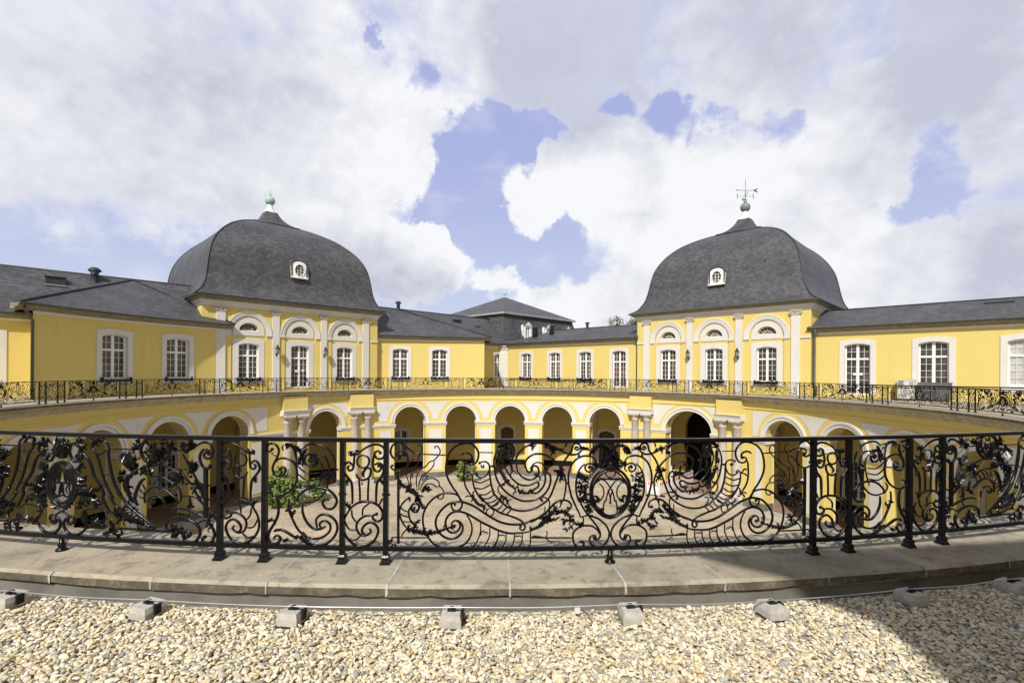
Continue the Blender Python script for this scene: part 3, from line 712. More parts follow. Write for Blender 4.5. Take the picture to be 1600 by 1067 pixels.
# --- curved side wings of the left pavilion
def curved(name, label, R, a0, a1, e0, e1, wins, zap, apex, ret, guard, shift=0.0):
    """wall from psi a0 to a1 (a0 = left seen from the court)"""
    psi0 = (a0 + a1) / 2; F = fr_arc(R, psi0); sc = lambda p: -R_(p - psi0) * R
    t_ = thing(name, label, 'curved wing', polar(psi0, R))
    ow = [op(sc(p), w=1.56, zb=.92, zt=3.66) for p in wins]
    m_ = MB(); wall(m_, F, sc(a0), sc(a1), GZ if False else -.2, 4.62, ow, .34, .6)
    for pt, psi in ((ret[0], a0), (ret[1], a1)):
        if pt is not None:
            a = polar(psi, R); m_.face([(a[0], a[1], -.2), (pt[0], pt[1], -.2), (pt[0], pt[1], 4.62), (a[0], a[1], 4.62)])
    inw(m_.build('wall', M['yellow']), t_)
    for o in ow:
        f = window(None, F, o, inset=.22, guard=guard); f.parent = t_; f.matrix_parent_inverse = t_.matrix_basis.inverted()
    for k_ in [q for q in bpy.data.objects if q.name.startswith(('window_surround', 'window_guard')) and q.parent is None]: inw(k_, t_)
    z = 5.08
    eaves(t_, F, sc(e0), sc(e1), z, .6, sc(a0), sc(a1))
    m_ = MB(); n = 14; Re = R - .58
    E = [polar(e0 + (e1 - e0) * i / n, Re, z + .05) for i in range(n + 1)]
    ap = PQ(*apex, zap)
    for i in range(n):
        a, b = E[i], E[i + 1]
        for j in range(6):
            l0, l1 = j / 6, (j + 1) / 6
            A0 = [a[k] + (ap[k] - a[k]) * l0 for k in range(3)]; B0 = [b[k] + (ap[k] - b[k]) * l0 for k in range(3)]
            A1 = [a[k] + (ap[k] - a[k]) * l1 for k in range(3)]; B1 = [b[k] + (ap[k] - b[k]) * l1 for k in range(3)]
            um = lambda P_: (math.atan2(P_[0] - CX, -(P_[1] - CY)) % 6.283185 * 26, 0)
            L = math.dist(a, ap)
            uv = [(um(A0)[0], l0 * L), (um(B0)[0], l0 * L), (um(B1)[0] if l1 < 1 else um(A0)[0], l1 * L), (um(A1)[0] if l1 < 1 else um(A0)[0], l1 * L)]
            m_.face([A0, B0, B1, A1], uv)
    for q, e in ((ret[2], E[0]), (ret[3], E[-1])):
        slope(m_, [e, ap, q])
    for e in (E[0], E[-1]): ridge(m_, e, ap, .075)
    inw(m_.build('roof', M['slate']), t_)
    return t_, F, sc, E
wa, FAW, sa, EA = curved('curved_wing', 'yellow curved wing left of the left dome, mostly in shade, with two windows', 26.0, -96.9 + 360, -123.0 + 360, -94.4 + 360, -124.3 + 360, (-106.9 + 360, -115.85 + 360), 8.40, (-10.24, 29.8),
             (PQ(-15.75, 26.3), None, PQ(-16.6, 25.72, ZE + .05), PQ(-4.5, 26.2, 5.1)), 'iron')
wb_, FBW, sb, EB = curved('curved_wing', 'sunlit yellow curved wing between the left dome and the far corner, with two windows', 27.4, -150.4 + 360, -175.4 + 360, -148.9 + 360, -176.8 + 360, (-157.4 + 360, -165.7 + 360), 8.35, (13.7, 29.8),
             (None, PQ(23.0, 26.3), PQ(6.9, 26.2, 5.1), PQ(23.5, 25.72, ZE + .05)), 'plants')
# downpipe on the left corner of the shaded wing
c0 = polar(263.3, 25.93); e0 = polar(264.9, 25.5)
pipe(wa, [(e0[0], e0[1], 4.95), (e0[0], e0[1], 4.75), (c0[0], c0[1], 4.2), (c0[0], c0[1], -.15)], .075)

# --- right main wing, two stretches either side of the right pavilion
FR = fr_right(26.3)
def rwing(label, q0, q1, wins, x):
    t_ = thing('palace_wing', label, 'wing', PQ(26.3, (q0 + q1) / 2))
    ow = []
    for q, kind in wins:
        ow.append(op(-q, zb=.86) if kind != 'door' else op(-q, zb=.06))
    m_ = MB(); wall(m_, FR, -q1, -q0, GZ, 4.6, ow, .3); inw(m_.build('wall', M['yellow']), t_)
    for o, (q, kind) in zip(ow, wins):
        f = window(None, FR, o, up=2, low=4 if kind != 'door' else 5, inset=.2, glassmat={'blind': M['blind'], 'door': None}.get(kind), guard='plants' if kind == 'box' else None)
        f.parent = t_; f.matrix_parent_inverse = t_.matrix_basis.inverted()
    for k_ in [q for q in bpy.data.objects if q.name.startswith(('window_surround', 'window_guard')) and q.parent is None]: inw(k_, t_)
    eaves(t_, FR, -q1, -q0, ZE)
    m_ = MB(); pe, pr, zr = 25.72, 29.8, 6.66
    qr_ = q1 if q1 < 0 else 20.9
    slope(m_, [PQ(pe, q0, ZE + .05), PQ(pe, q1 - .3 * (q1 > 0), ZE + .05), PQ(pr, qr_, zr), PQ(pr, q0, zr)])
    slope(m_, [PQ(33.9, q0, ZE + .05), PQ(33.9, qr_, ZE + .05), PQ(pr, qr_, zr), PQ(pr, q0, zr)])
    if q1 > 0: slope(m_, [PQ(pe, q1 - .3, ZE + .05), PQ(33.9, q1 - .3, ZE + .05), PQ(pr, qr_, zr)])
    ridge(m_, PQ(pr, q0, zr), PQ(pr, qr_, zr)); inw(m_.build('roof', M['slate']), t_)
    return t_
rf = rwing('yellow wing between the far corner tower and the right dome, four windows in a row', 7.3, 26.0, [(9.65, 'door'), (13.85, 'box'), (18.05, 'box'), (22.45, 'box')], 0)
cowl(rf, PQ(27.6, 22.2, 5.75), 1.3, .3); cowl(rf, PQ(28.2, 20.1, 6.0), 1.15, .25); vent(rf, PQ(29.8, 16.1, 6.6), .75, .16)
pipe(rf, [PQ(25.8, 7.75, 4.95), PQ(26.05, 7.62, 4.6), PQ(26.2, 7.6, 4.2), PQ(26.2, 7.6, -.1)], .06)
rr = rwing('yellow wing at the right edge of the photo, right of the right dome', -30, -7.2, [(-10.3, 'door'), (-14.5, 'win'), (-18.75, 'blind'), (-23, 'win')], 0)
pipe(rr, [PQ(25.85, -7.75, 4.95), PQ(26.1, -7.62, 4.55), PQ(26.18, -7.6, 4.1), PQ(26.18, -7.6, .7), PQ(26.1, -7.72, .55), PQ(26.1, -7.72, -.1)], .10)
skylight(rr, FR, 17.6, -2.6, 6.2, 1.3, .12)
# paper notices taped inside the glass of the doors
def notices(parent, fr, pts):
    m_ = MB()
    for s, z in pts: box(m_, fr, s - .11, s + .11, -.15, -.145, z - .08, z + .08)
    inw(m_.build('paper_notice', M['wood']), parent)
notices(rr, FR, [(10.13, 1.55), (10.50, 1.55)])
m_ = MB(); box(m_, FR, -9.65 - .62, -9.65 - .30, -.222, -.216, .9, 2.3); inw(m_.build('red_poster', M['redcurtain']), rf)

# --- domed pavilions
PROF_R = [(0, 7.2), (.55, 7.55), (.85, 7.95), (1.13, 8.5), (1.32, 9.2), (1.45, 9.9), (1.58, 10.6), (1.76, 11.3), (2.08, 12.0), (2.5, 12.65), (3.05, 13.27), (3.75, 13.85), (4.7, 14.40), (5.7, 14.84), (6.3, 15.04)]
PROF_L = [(0, 7.3), (.5, 7.75), (.78, 8.3), (.96, 9.0), (1.07, 9.8), (1.2, 10.6), (1.38, 11.3), (1.64, 11.9), (2.0, 12.5), (2.42, 13.0), (2.85, 13.43), (3.5, 13.97), (4.55, 14.6), (5.7, 15.12), (6.3, 15.32)]
def pavilion(label, side, cs, base, vane):
    """side: 'R' facade on p = base, 'L' facade on q = base; cs = coordinate of the middle axis (frame s)"""
    F0 = fr_right(base) if side == 'R' else fr_left(base)
    F = lambda s, d, z: F0(cs + s, d, z)
    t_ = thing('domed_pavilion', label, 'pavilion', F(0, -8, 0))
    adopt = lambda o: inw(o, t_)
    H = 7.42
    bays = [-4.25, 0, 4.25] if side == 'R' else [-4.1, 0, 4.1]
    win = [dict(s=b, w=1.52, zb=.86, zt=3.58, rise=.13) for b in bays]
    if side == 'L': win[1]['zb'] = .06
    fan = [dict(s=b, w=1.46, zb=4.72, zt=4.73, rise=.64, kind='semi') for b in bays]
    rec = [dict(s=b, w=2.62, zb=-.2, zt=4.45, rise=1.45, kind='semi') for b in bays]
    m_ = MB()
    wall(m_, F, -H, H, GZ, 6.7, rec, .09)
    # recessed bay walls with window and fanlight openings
    for b, w_, f_ in zip(bays, win, fan):
        G = lambda s, d, z: F(s, d - .09, z)
        wall(m_, G, b - 1.32, b + 1.32, -.2, 4.28, [w_], .32); wall(m_, G, b - 1.32, b + 1.32, 4.28, 6.0, [f_], .3)
    for sg in (-1, 1): m_.face([F(sg * H, 0, GZ), F(sg * H, -14.8, GZ), F(sg * H, -14.8, 6.7), F(sg * H, 0, 6.7)])
    adopt(m_.build('wall', M['yellow']))
    G = lambda s, d, z: F(s, d - .09, z)
    for i, (w_, f_) in enumerate(zip(win, fan)):
        gm_ = None
        f = window(None, G, w_, inset=.2, sur=.42 if True else .3, guard=None if (side == 'L' and i == 1) else 'plants', low=4 if w_['zb'] > .3 else 5)
        inw(f, t_)
        a = MB(); u = arch_pts(f_, 18, .44); ii = arch_pts(f_, 18)
        ribbon(a, G, [(ii[0][0], 4.72)] + ii + [(ii[-1][0], 4.72)], [(u[0][0], 4.72)] + u + [(u[-1][0], 4.72)], -.002, .05)
        box(a, G, f_['s'] - 1.17, f_['s'] + 1.17, -.002, .052, 4.33, 4.719); adopt(a.build('fanlight_surround', M['white']))
        # fanlight: frame, spokes, glass
        a = MB(); b_ = MB(); k = dict(s=0, w=1.46, zb=0, zt=0, rise=.64, kind='semi')
        o_, i_ = arch_pts(k, 16), arch_pts(dict(k, w=1.34, rise=.58), 16); ribbon(a, LOC, i_, o_, -.06, .02)
        o_, i_ = arch_pts(dict(k, w=.66, rise=.30), 10), arch_pts(dict(k, w=.60, rise=.27), 10); ribbon(a, LOC, i_, o_, -.06, .012)
        box(a, LOC, -.73, .73, -.06, .025, -.02, .045)
        for q in range(1, 6):
            an = math.pi * q / 6; tube(a, [(.28 * math.cos(an), .02, .26 * math.sin(an)), (.68 * math.cos(an), .02, .6 * math.sin(an))], .016, 4, up=(0, 1, 0))
        for q in (2, 4):
            an = math.pi * q / 6; tube(a, [(0, .02, .02), (.3 * math.cos(an), .02, .28 * math.sin(an))], .014, 4)
        plate(b_, LOC, o_ := arch_pts(dict(k, w=1.4, rise=.6), 16), -.075, -.045)
        fo = a.build('fanlight', M['wood']); go = b_.build('glass_pane', M['glass']); go.parent = fo
        fo.matrix_world = place(G, f_['s'], -.2, 4.73); inw(fo, t_)
    # arch mouldings, impost blocks
    a = MB()
    for b in bays:
        k = dict(s=b, w=2.66, zb=0, zt=4.45, rise=1.47, kind='semi')
        for g0, g1, dd in ((0, .11, .03), (.11, .30, .06), (.30, .40, .10)):
            ribbon(a, F, arch_pts(k, 26, g0), arch_pts(k, 26, g1), -.005, dd)
        for sg in (-1, 1):
            x = b + sg * 1.52; box(a, F, x - .22, x + .22, -.004, .105, 4.34, 4.45); box(a, F, x - .2, x + .2, -.003, .06, 4.26, 4.34)
    for sg in (-1, 1): box(a, F, sg * 7.05 - .37, sg * 7.05 + .37, -.003, .08, 4.30, 4.44)
    adopt(a.build('arch_moulding', M['white']))
    pil = [-6.38, (bays[0] + bays[1]) / 2, (bays[1] + bays[2]) / 2, 6.38]
    if side == 'L': pil = [-6.15, -2.05, 2.05, 6.15]
    for x in pil:
        hw = .31 if abs(x) > 4 else .27
        a = MB(); box(a, F, x - hw, x + hw, -.004, .11, -.2, 6.12); adopt(a.build('pilaster', M['white']))
        a = MB(); box(a, F, x - hw - .02, x + hw + .02, -.003, .15, 6.12, 6.20); box(a, F, x - hw - .10, x + hw + .10, -.003, .22, 6.42, 6.50); box(a, F, x - hw, x + hw, -.003, .16, 6.20, 6.42)
        for sg in (-1, 1):
            for dd in (.19,):
                vs = [F(x + sg * (hw + .02) + .13 * math.cos(t), dd, 6.31 + .13 * math.sin(t)) for t in np.linspace(0, 2 * math.pi, 15)[:-1]]
                v2 = [F(x + sg * (hw + .02) + .13 * math.cos(t), 0, 6.31 + .13 * math.sin(t)) for t in np.linspace(0, 2 * math.pi, 15)[:-1]]
                a.face(vs)
                for q in range(14): a.face([vs[q], vs[(q + 1) % 14], v2[(q + 1) % 14], v2[q]])
                tube(a, [F(x + sg * (hw + .02) + (.1 - .012 * j) * math.cos(j * .7), .20, 6.31 + (.1 - .012 * j) * math.sin(j * .7)) for j in range(9)], .016, 4, up=(.2, .3, .9))
        box(a, F, x - .05, x + .05, .1, .24, 6.34, 6.46)
        adopt(a.build('capital', M['column']))
    # cornice all round: facade plus both returns
    C4 = [(-H, 0), (H, 0), (H, -14.84), (-H, -14.84)]
    def ringprof(P, name, mt):
        a = MB()
        for (d0, z0), (d1, z1) in zip(P[:-1], P[1:]):
            c0 = [(-H - d0, d0), (H + d0, d0), (H + d0, -14.84 - d0), (-H - d0, -14.84 - d0)]; c1 = [(-H - d1, d1), (H + d1, d1), (H + d1, -14.84 - d1), (-H - d1, -14.84 - d1)]
            for q in range(4): r = (q + 1) % 4; a.face([F(*c0[q], z0), F(*c0[r], z0), F(*c1[r], z1), F(*c1[q], z1)])
        adopt(a.build(name, mt))
    ringprof([(0, 6.5), (.06, 6.51), (.06, 6.66), (.10, 6.68), (.12, 6.78), (.22, 6.86), (.24, 6.93)], 'entablature', M['white'])
    ringprof([(.24, 6.93), (.40, 6.96), (.44, 7.06), (.52, 7.11)], 'cornice', M['cornice'])
    ringprof([(.46, 7.10), (.60, 7.11), (.64, 7.17), (.64, 7.23), (.5, 7.24)], 'gutter', M['gutter'])
    # dome
    cy_ = -7.42; hb = 7.42 + .60
    P = [tuple(p) for p in spline(PROF_R if side == 'R' else PROF_L, 4)]
    dz = 0.0 if side == 'R' else .26
    a = MB(); vv = 0
    for (i0, z0), (i1, z1) in zip(P[:-1], P[1:]):
        dv = math.hypot(i1 - i0, z1 - z0); h0, h1 = hb - i0, hb - i1
        c0 = [(-h0, h0), (h0, h0), (h0, -h0), (-h0, -h0)]; c1 = [(-h1, h1), (h1, h1), (h1, -h1), (-h1, -h1)]
        for q in range(4):
            r = (q + 1) % 4
            a.face([F(c0[q][0], cy_ + c0[q][1], z0), F(c0[r][0], cy_ + c0[r][1], z0), F(c1[r][0], cy_ + c1[r][1], z1), F(c1[q][0], cy_ + c1[q][1], z1)],
                   [(-h0, vv), (h0, vv), (h1, vv + dv), (-h1, vv + dv)])
        vv += dv
    SPI = [(r_, z_ + dz) for r_, z_ in [(1.98, 14.97), (1.98, 15.06), (1.62, 15.22), (1.22, 15.50), (.92, 15.82), (.70, 16.15), (.52, 16.55)]]
    S8 = [tuple(p) for p in spline(SPI, 4)]
    for (h0, z0), (h1, z1) in zip(S8[:-1], S8[1:]):
        c0 = [(-h0, h0), (h0, h0), (h0, -h0), (-h0, -h0)]; c1 = [(-h1, h1), (h1, h1), (h1, -h1), (-h1, -h1)]; dv = math.hypot(h0 - h1, z1 - z0)
        for q in range(4):
            r = (q + 1) % 4
            a.face([F(c0[q][0], cy_ + c0[q][1], z0), F(c0[r][0], cy_ + c0[r][1], z0), F(c1[r][0], cy_ + c1[r][1], z1), F(c1[q][0], cy_ + c1[q][1], z1)], [(-h0, vv), (h0, vv), (h1, vv + dv), (-h1, vv + dv)])
        vv += dv
    adopt(a.build('dome', M['slate']))
    a = MB()
    for sx, sy in ((-1, 1), (1, 1), (1, -1), (-1, -1)):
        tube(a, [F(sx * (hb - i), cy_ + sy * (hb - i), z) for i, z in P], .06, 6, up=(.01, .02, 1))
    adopt(a.build('dome_hip', M['vent']))
    a = MB(); h = 2.02
    for q in range(4):
        c = [(-h, h), (h, h), (h, -h), (-h, -h)]; r = (q + 1) % 4; tube(a, [F(c[q][0], cy_ + c[q][1], 15.0 + dz), F(c[r][0], cy_ + c[r][1], 15.0 + dz)], .08, 6, up=(.01, .02, 1))
    adopt(a.build('dome_flashing', M['vent']))
    # snow hooks and roof anchors: small fittings on the slate
    a = MB()
    for sx, i, z in ((-5.2, 2.1, 11.98), (-1.8, 1.95, 11.8), (3.8, 1.66, 11.0), (1.5, 1.75, 11.35), (5.4, 1.6, 10.7)):
        box(a, F, sx - .035, sx + .035, .6 - i - .1, .6 - i + .12, z - .02, z + .1)
    adopt(a.build('roof_hook', M['zinc']))
    # oval dormer
    F_ = F; F = lambda s, d, z, q_=dz: F_(s, d, z + q_)
    a = MB(); k = dict(s=0, w=1.16, zb=0, zt=10.42, rise=.34, kind='semi'); D = -.57 if side == 'R' else -.27
    out = arch_pts(k, 16); w_in = [(.36 * math.cos(math.pi - t), 9.98 + .44 * math.sin(t)) for t in np.linspace(-math.pi / 2, 3 * math.pi / 2, 33)]
    loop = [(-.62, 9.35), ] + [(-.56, 9.5)] + out + [(.56, 9.5), (.62, 9.35)]
    # face plate with an oval hole: fan between the outline and the oval
    ov = [(-.40 * math.sin(t), 9.98 - .50 * math.cos(t)) for t in np.linspace(0, 2 * math.pi, 41)]
    def outl(t):
        dx, dz = -math.sin(t), -math.cos(t); best = None
        for (x0, z0), (x1, z1) in zip(loop, loop[1:] + loop[:1]):
            den = dx * (z1 - z0) - dz * (x1 - x0)
            if abs(den) < 1e-9: continue
            u_ = ((x0 - 0) * (z1 - z0) - (z0 - 9.98) * (x1 - x0)) / den; v_ = ((x0) * dz - (z0 - 9.98) * dx) / den
            if u_ > 0 and -1e-6 <= v_ <= 1 + 1e-6 and (best is None or u_ < best): best = u_
        return (dx * best, 9.98 + dz * best)
    ou = [outl(t) for t in np.linspace(0, 2 * math.pi, 41)]
    ribbon(a, F, ov, ou, D - .15, D); rim = [(-.46 * math.sin(t), 9.98 - .56 * math.cos(t)) for t in np.linspace(0, 2 * math.pi, 41)]
    ribbon(a, F, ov, rim, D - .05, D + .05); box(a, F, -.72, .72, D - .1, D + .12, 9.27, 9.36)
    dw = a.build('dormer_window', M['wood']); inw(dw, t_)
    a = MB()
    for x in (-.13, .13): box(a, F, x - .016, x + .016, D - .09, D - .06, 9.5, 10.46)
    for z in (9.72, 9.98, 10.24): box(a, F, -.34, .34, D - .09, D - .062, z - .016, z + .016)
    mu = a.build('muntin', M['wood']); mu.parent = dw; mu.matrix_parent_inverse = dw.matrix_basis.inverted() if False else Matrix.Identity(4)
    a = MB(); plate(a, F, ov[:-1], D - .13, D - .1); gl = a.build('glass_pane', M['glass']); gl.parent = dw
    a = MB(); o2_ = [(-.66, 9.3), (-.62, 9.6)] + arch_pts(dict(k, w=1.30, rise=.44), 16) + [(.62, 9.6), (.66, 9.3)]
    for (x0, z0), (x1, z1) in zip(o2_[:-1], o2_[1:]): a.face([F(x0, D + .03, z0), F(x1, D + .03, z1), F(x1, D - 1.5, z1), F(x0, D - 1.5, z0)], [(x0, 0), (x1, 0), (x1, 1.5), (x0, 1.5)])
    dr = a.build('dormer_roof', M['slate']); dr.parent = dw
    a = MB()
    for j in range(9):
        for sg in (-1, 1): x = sg * (.68 + .035 * (j % 2)); box(a, F, x - .07, x + .07, D - .02 - .17 * (j / 8), D + .02 - .17 * (j / 8), 9.32 + .115 * j, 9.42 + .115 * j)
    lf = a.build('dormer_flashing', M['lead']); lf.parent = dw
    F = F_
    # finial
    c = F(0, cy_, dz)
    a = MB(); lathe(a, (c[0], c[1], dz), [(.56, 16.48), (.58, 16.56), (.5, 16.6), (.42, 16.72), (.3, 16.95), (.24, 17.2), (.22, 17.32)], 18); fb = adopt(a.build('finial_base', M['whitestone']))
    a = MB(); ball(a, (c[0], c[1], 17.75 + dz), .46, 24, 16)
    lathe(a, (c[0], c[1], dz), [(.16, 18.2), (.1, 18.32), (.07, 18.5), (.025, 18.95)], 10); fi = adopt(a.build('finial_ball', M['patina_dark' if vane else 'patina']))
    if vane:
        a = MB(); z0 = 18.2
        tube(a, [(c[0], c[1], z0), (c[0], c[1], 20.5)], .018, 6, up=(1, 0, 0))
        X = lambda u, z, w=0: (c[0] + u, c[1] + w, z)
        tube(a, [X(-.75, 19.42), X(.95, 19.42)], .022, 6)
        a.face([X(.75, 19.42), X(1.1, 19.60), X(1.25, 19.60), X(1.02, 19.42), X(1.25, 19.22), X(1.1, 19.22)]); a.face([X(.75, 19.42, .012), X(1.1, 19.22, .012), X(1.25, 19.22, .012), X(1.02, 19.42, .012), X(1.25, 19.60, .012), X(1.1, 19.60, .012)])
        a.face([X(-.95, 19.42), X(-.72, 19.5), X(-.72, 19.34)])
        for u, w in ((-.78, 0), (.78, 0), (.25, .5), (-.25, -.5)):
            tube(a, [X(0, 18.85), X(u, 18.85, w)], .014, 5, up=(.1, .1, 1)); tube(a, [X(u, 18.62, w), X(u, 19.12, w)], .028, 5, up=(1, 0, 0))
        tube(a, [X(.12 + .13 * math.sin(t), 19.15 + .14 * math.cos(t)) for t in np.linspace(0, 5.6, 12)], .02, 5)
        for u, z in ((-.12, 18.5), (.1, 18.45), (-.28, 18.55), (.02, 18.85)): ball(a, X(u, z), .07, 8, 6)
        tube(a, [X(0, 18.2), X(-.2, 18.4), X(-.28, 18.6), X(-.12, 18.7)], .022, 5)
        adopt(a.build('weather_vane', M['lamp']))
    for k_ in [q for q in bpy.data.objects if q.name.startswith(('window_surround', 'window_guard')) and q.parent is None]: inw(k_, t_)
    return t_, F, pil
pvR, FPR, pilR = pavilion('right domed pavilion with slate roof, weather vane and three arched bays', 'R', 0.0, 26.0, True)
pvL, FPL, pilL = pavilion('left domed pavilion with slate roof, plain green ball finial and three arched bays', 'L', .80, 25.47, False)
notices(pvL, FPL, [(-.3, 1.5), (.28, 1.55)])

# wall lanterns on the inner pilasters
def lantern_mesh():
    a = MB(); L = LOC
    box(a, L, -.05, .05, 0, .03, -.22, .10)
    tube(a, [(0, -.02, -.12), (0, -.16, -.20), (0, -.30, -.14), (0, -.33, -.02)], .022, 6, up=(1, 0, 0))
    lathe(a, (0, -.33, 0), [(.03, -.06), (.10, -.02), (.115, .0)], 6, False)
    for k in range(6):
        t = math.pi / 3 * k; tube(a, [(.11 * math.cos(t), -.33 + .11 * math.sin(t), 0), (.17 * math.cos(t), -.33 + .17 * math.sin(t), .38)], .013, 4, up=(.3, .2, 0))
    lathe(a, (0, -.33, 0), [(.18, .38), (.20, .40), (.17, .45), (.10, .52), (.09, .58), (.12, .60), (.03, .68), (.015, .76)], 6, False)
    g_ = MB(); lathe(g_, (0, -.33, 0), [(.095, .01), (.155, .375)], 6, False)
    return a, g_
_lm = None
for F, pil, x, lb in ((FPR, pilR, 1, 'black wall lantern left of the middle window on the right pavilion'), (FPR, pilR, 2, 'black wall lantern right of the middle window on the right pavilion'),
                      (FPL, pilL, 1, 'black wall lantern left of the middle window on the left pavilion'), (FPL, pilL, 2, 'black wall lantern right of the middle window on the left pavilion')):
    t_ = thing('wall_lantern', lb, 'lantern', group='lanterns on the pavilion pilasters')
    if _lm is None:
        a, g_ = lantern_mesh(); b = a.build('lantern_bracket', M['lamp']); gl = g_.build('lantern_glass', M['lampglass']); _lm = (b.data, gl.data)
    else:
        b = bpy.data.objects.new('lantern_bracket', _lm[0]); gl = bpy.data.objects.new('lantern_glass', _lm[1]); COL.objects.link(b); COL.objects.link(gl)
    b.parent = t_; gl.parent = t_; t_.matrix_world = place(F, pil[x], .11, 2.95)

# --- far corner tower with mansard roof
cb = thing('corner_tower', 'far corner tower with tall slate mansard roof and white dormers', 'tower', PQ(27, 27))
m_ = MB(); p0, p1 = 26.34, 42.2
for a, b in (((p0, p0), (p1, p0)), ((p0, p0), (p0, p1)), ((p1, p0), (p1, p1)), ((p0, p1), (p1, p1))): m_.face([PQ(*a, GZ), PQ(*b, GZ), PQ(*b, 4.8), PQ(*a, 4.8)])
inw(m_.build('wall', M['yellow']), cb)
m_ = MB()
mc = (p0 + p1) / 2; hh = (p1 - p0) / 2
def tier(m_, h0, z0, h1, z1):
    c0 = [(-h0, -h0), (h0, -h0), (h0, h0), (-h0, h0)]; c1 = [(-h1, -h1), (h1, -h1), (h1, h1), (-h1, h1)]
    for q in range(4):
        r = (q + 1) % 4; slope(m_, [PQ(mc + c0[q][0], mc + c0[q][1], z0), PQ(mc + c0[r][0], mc + c0[r][1], z0), PQ(mc + c1[r][0], mc + c1[r][1], z1), PQ(mc + c1[q][0], mc + c1[q][1], z1)])
tier(m_, hh + .55, 4.95, hh + .1, 5.45); tier(m_, hh + .1, 5.45, hh - .85, 8.95); tier(m_, hh - .45, 9.16, .12, 12.55)
inw(m_.build('roof', M['slate']), cb)
m_ = MB()
def bandring(m_, h0, h1, z0, z1):
    for sx in range(4):
        c = [(-1, -1), (1, -1), (1, 1), (-1, 1)]; a, b = c[sx], c[(sx + 1) % 4]
        m_.face([PQ(mc + a[0] * h0, mc + a[1] * h0, z0), PQ(mc + b[0] * h0, mc + b[1] * h0, z0), PQ(mc + b[0] * h1, mc + b[1] * h1, z1), PQ(mc + a[0] * h1, mc + a[1] * h1, z1)])
bandring(m_, hh - .86, hh - .6, 8.9, 9.0); bandring(m_, hh - .6, hh - .48, 9.0, 9.12); bandring(m_, hh - .48, hh - .44, 9.12, 9.15); bandring(m_, hh - .42, hh - .42, 8.98, 9.17); bandring(m_, hh - .42, hh - .8, 8.98, 8.97)
inw(m_.build('roof_cornice', M['roofcornice']), cb)
FD = fr_left(p0)
for i, s in enumerate((30.8, 35.0, 39.3)):
    a = MB(); w = 1.25; D = .06; F = lambda s_, d, z: FD(s + s_, D + d, z)
    o = dict(s=0, w=.9, zb=6.05, zt=7.35, rise=.12)
    i_ = arch_pts(o); ribbon(a, F, [(-.45, 6.05)] + i_ + [(.45, 6.05)], [(-.62, 5.9)] + [(x * 1.38, 7.62) for x, z in i_] + [(.62, 5.9)], -.3, .0)
    box(a, F, -.62, .62, -.3, .02, 5.85, 6.05)
    plate(a, F, [(-.72, 7.62), (.72, 7.62), (0, 8.15)], -.2, .06)
    for sg in (-1, 1): a.face([F(sg * .62, 0, 5.9), F(sg * .62, -.95, 7.7), F(sg * .62, 0, 7.7)]); box(a, F, sg * .82 - .07, sg * .82 + .07, -.45, -.1, 6.2, 7.7)
    dm = inw(a.build('dormer', M['wood']), cb)
    j, gl = joinery(.9, 1.3, .12, 0, 4, .05); jf = j.build('dormer_window', M['wood']); gg = gl.build('glass_pane', M['glass'])
    jf.matrix_world = place(F, 0, -.14, 6.05); inw(jf, cb); gg.parent = jf
    a = MB()
    for sg in (-1, 1): slope(a, [F(sg * .75, .08, 7.62), F(0, .08, 8.2), F(0, -1.1, 8.2), F(sg * .75, -1.1, 7.62)])
    r_ = a.build('dormer_roof', M['slate']); inw(r_, cb); 
m_ = MB(); c = PQ(mc, mc); lathe(m_, (c[0], c[1], 12.4), [(.2, 0), (.2, .25), (.12, .3), (.08, .5), (.2, .62), (.22, .75), (.12, .9), (.02, 1.25)], 12); inw(m_.build('roof_finial', M['patina']), cb)
# rusticated corner pier in the angle of the court
m_ = MB(); rotm = place(lambda s, d, z: PQ(26.25 - d * .7071 - s * .7071, 26.25 - d * .7071 + s * .7071, z), 0, 0, 0)
FQ = lambda s, d, z: PQ(26.3 - d * .7071 + s * .7071, 26.3 - d * .7071 - s * .7071, z)
for k_ in range(8): z0 = -.2 + k_ * .55; box(m_, FQ, -.54, .54, -.1, .60 + .012 * (k_ % 2), z0 + .02, z0 + .55); box(m_, FQ, -.52, .52, -.1, .57, z0, z0 + .02)
inw(m_.build('corner_pier', M['white']), cb)
m_ = MB(); prof(m_, FQ, -.64, .64, [(-.1, 4.2), (.64, 4.2), (.68, 4.32), (.64, 4.5), (.78, 4.62), (.80, 4.8), (-.1, 4.8)]); inw(m_.build('pier_capital', M['column']), cb)

# --- the near wing behind and right of the camera: its eaves shade the right foreground
nw = thing('palace_wing', 'yellow curved wing behind the camera whose eaves shade the right foreground', 'wing', polar(18, 25.4))
FN = fr_arc(25.35, 18.0); sn = lambda p: -R_(p - 18.0) * 25.35
no = [op(sn(p)) for p in (12.0, 21.0, 29.0)]
m_ = MB(); wall(m_, FN, sn(36), sn(4.6), -.2, 4.6, no, .3, .6)
for ps in (4.6, 36): m_.face([polar(ps, 25.35, -.2), polar(ps, 31, -.2), polar(ps, 31, 4.6), polar(ps, 25.35, 4.6)])
inw(m_.build('wall', M['yellow']), nw)
for o in no: inw(window(None, FN, o, inset=.2), nw)
for k_ in [q for q in bpy.data.objects if q.name.startswith(('window_surround', 'window_guard')) and q.parent is None]: inw(k_, nw)
eaves(nw, FN, sn(37), sn(5.2), 4.95, .6)
out = [(.22, -.88), (.80, -1.33), (1.12, -1.78), (1.10, -2.1), (.98, -2.6), (1.15, -5.2)]
arcp = [polar(p, 24.8)[:2] for p in np.linspace(3.4, 37, 16)]
poly = out[::-1] + arcp + [polar(p, 28)[:2] for p in np.linspace(37, 12, 8)]
m_ = MB(); m_.face([(x, y, 4.96) for x, y in poly])
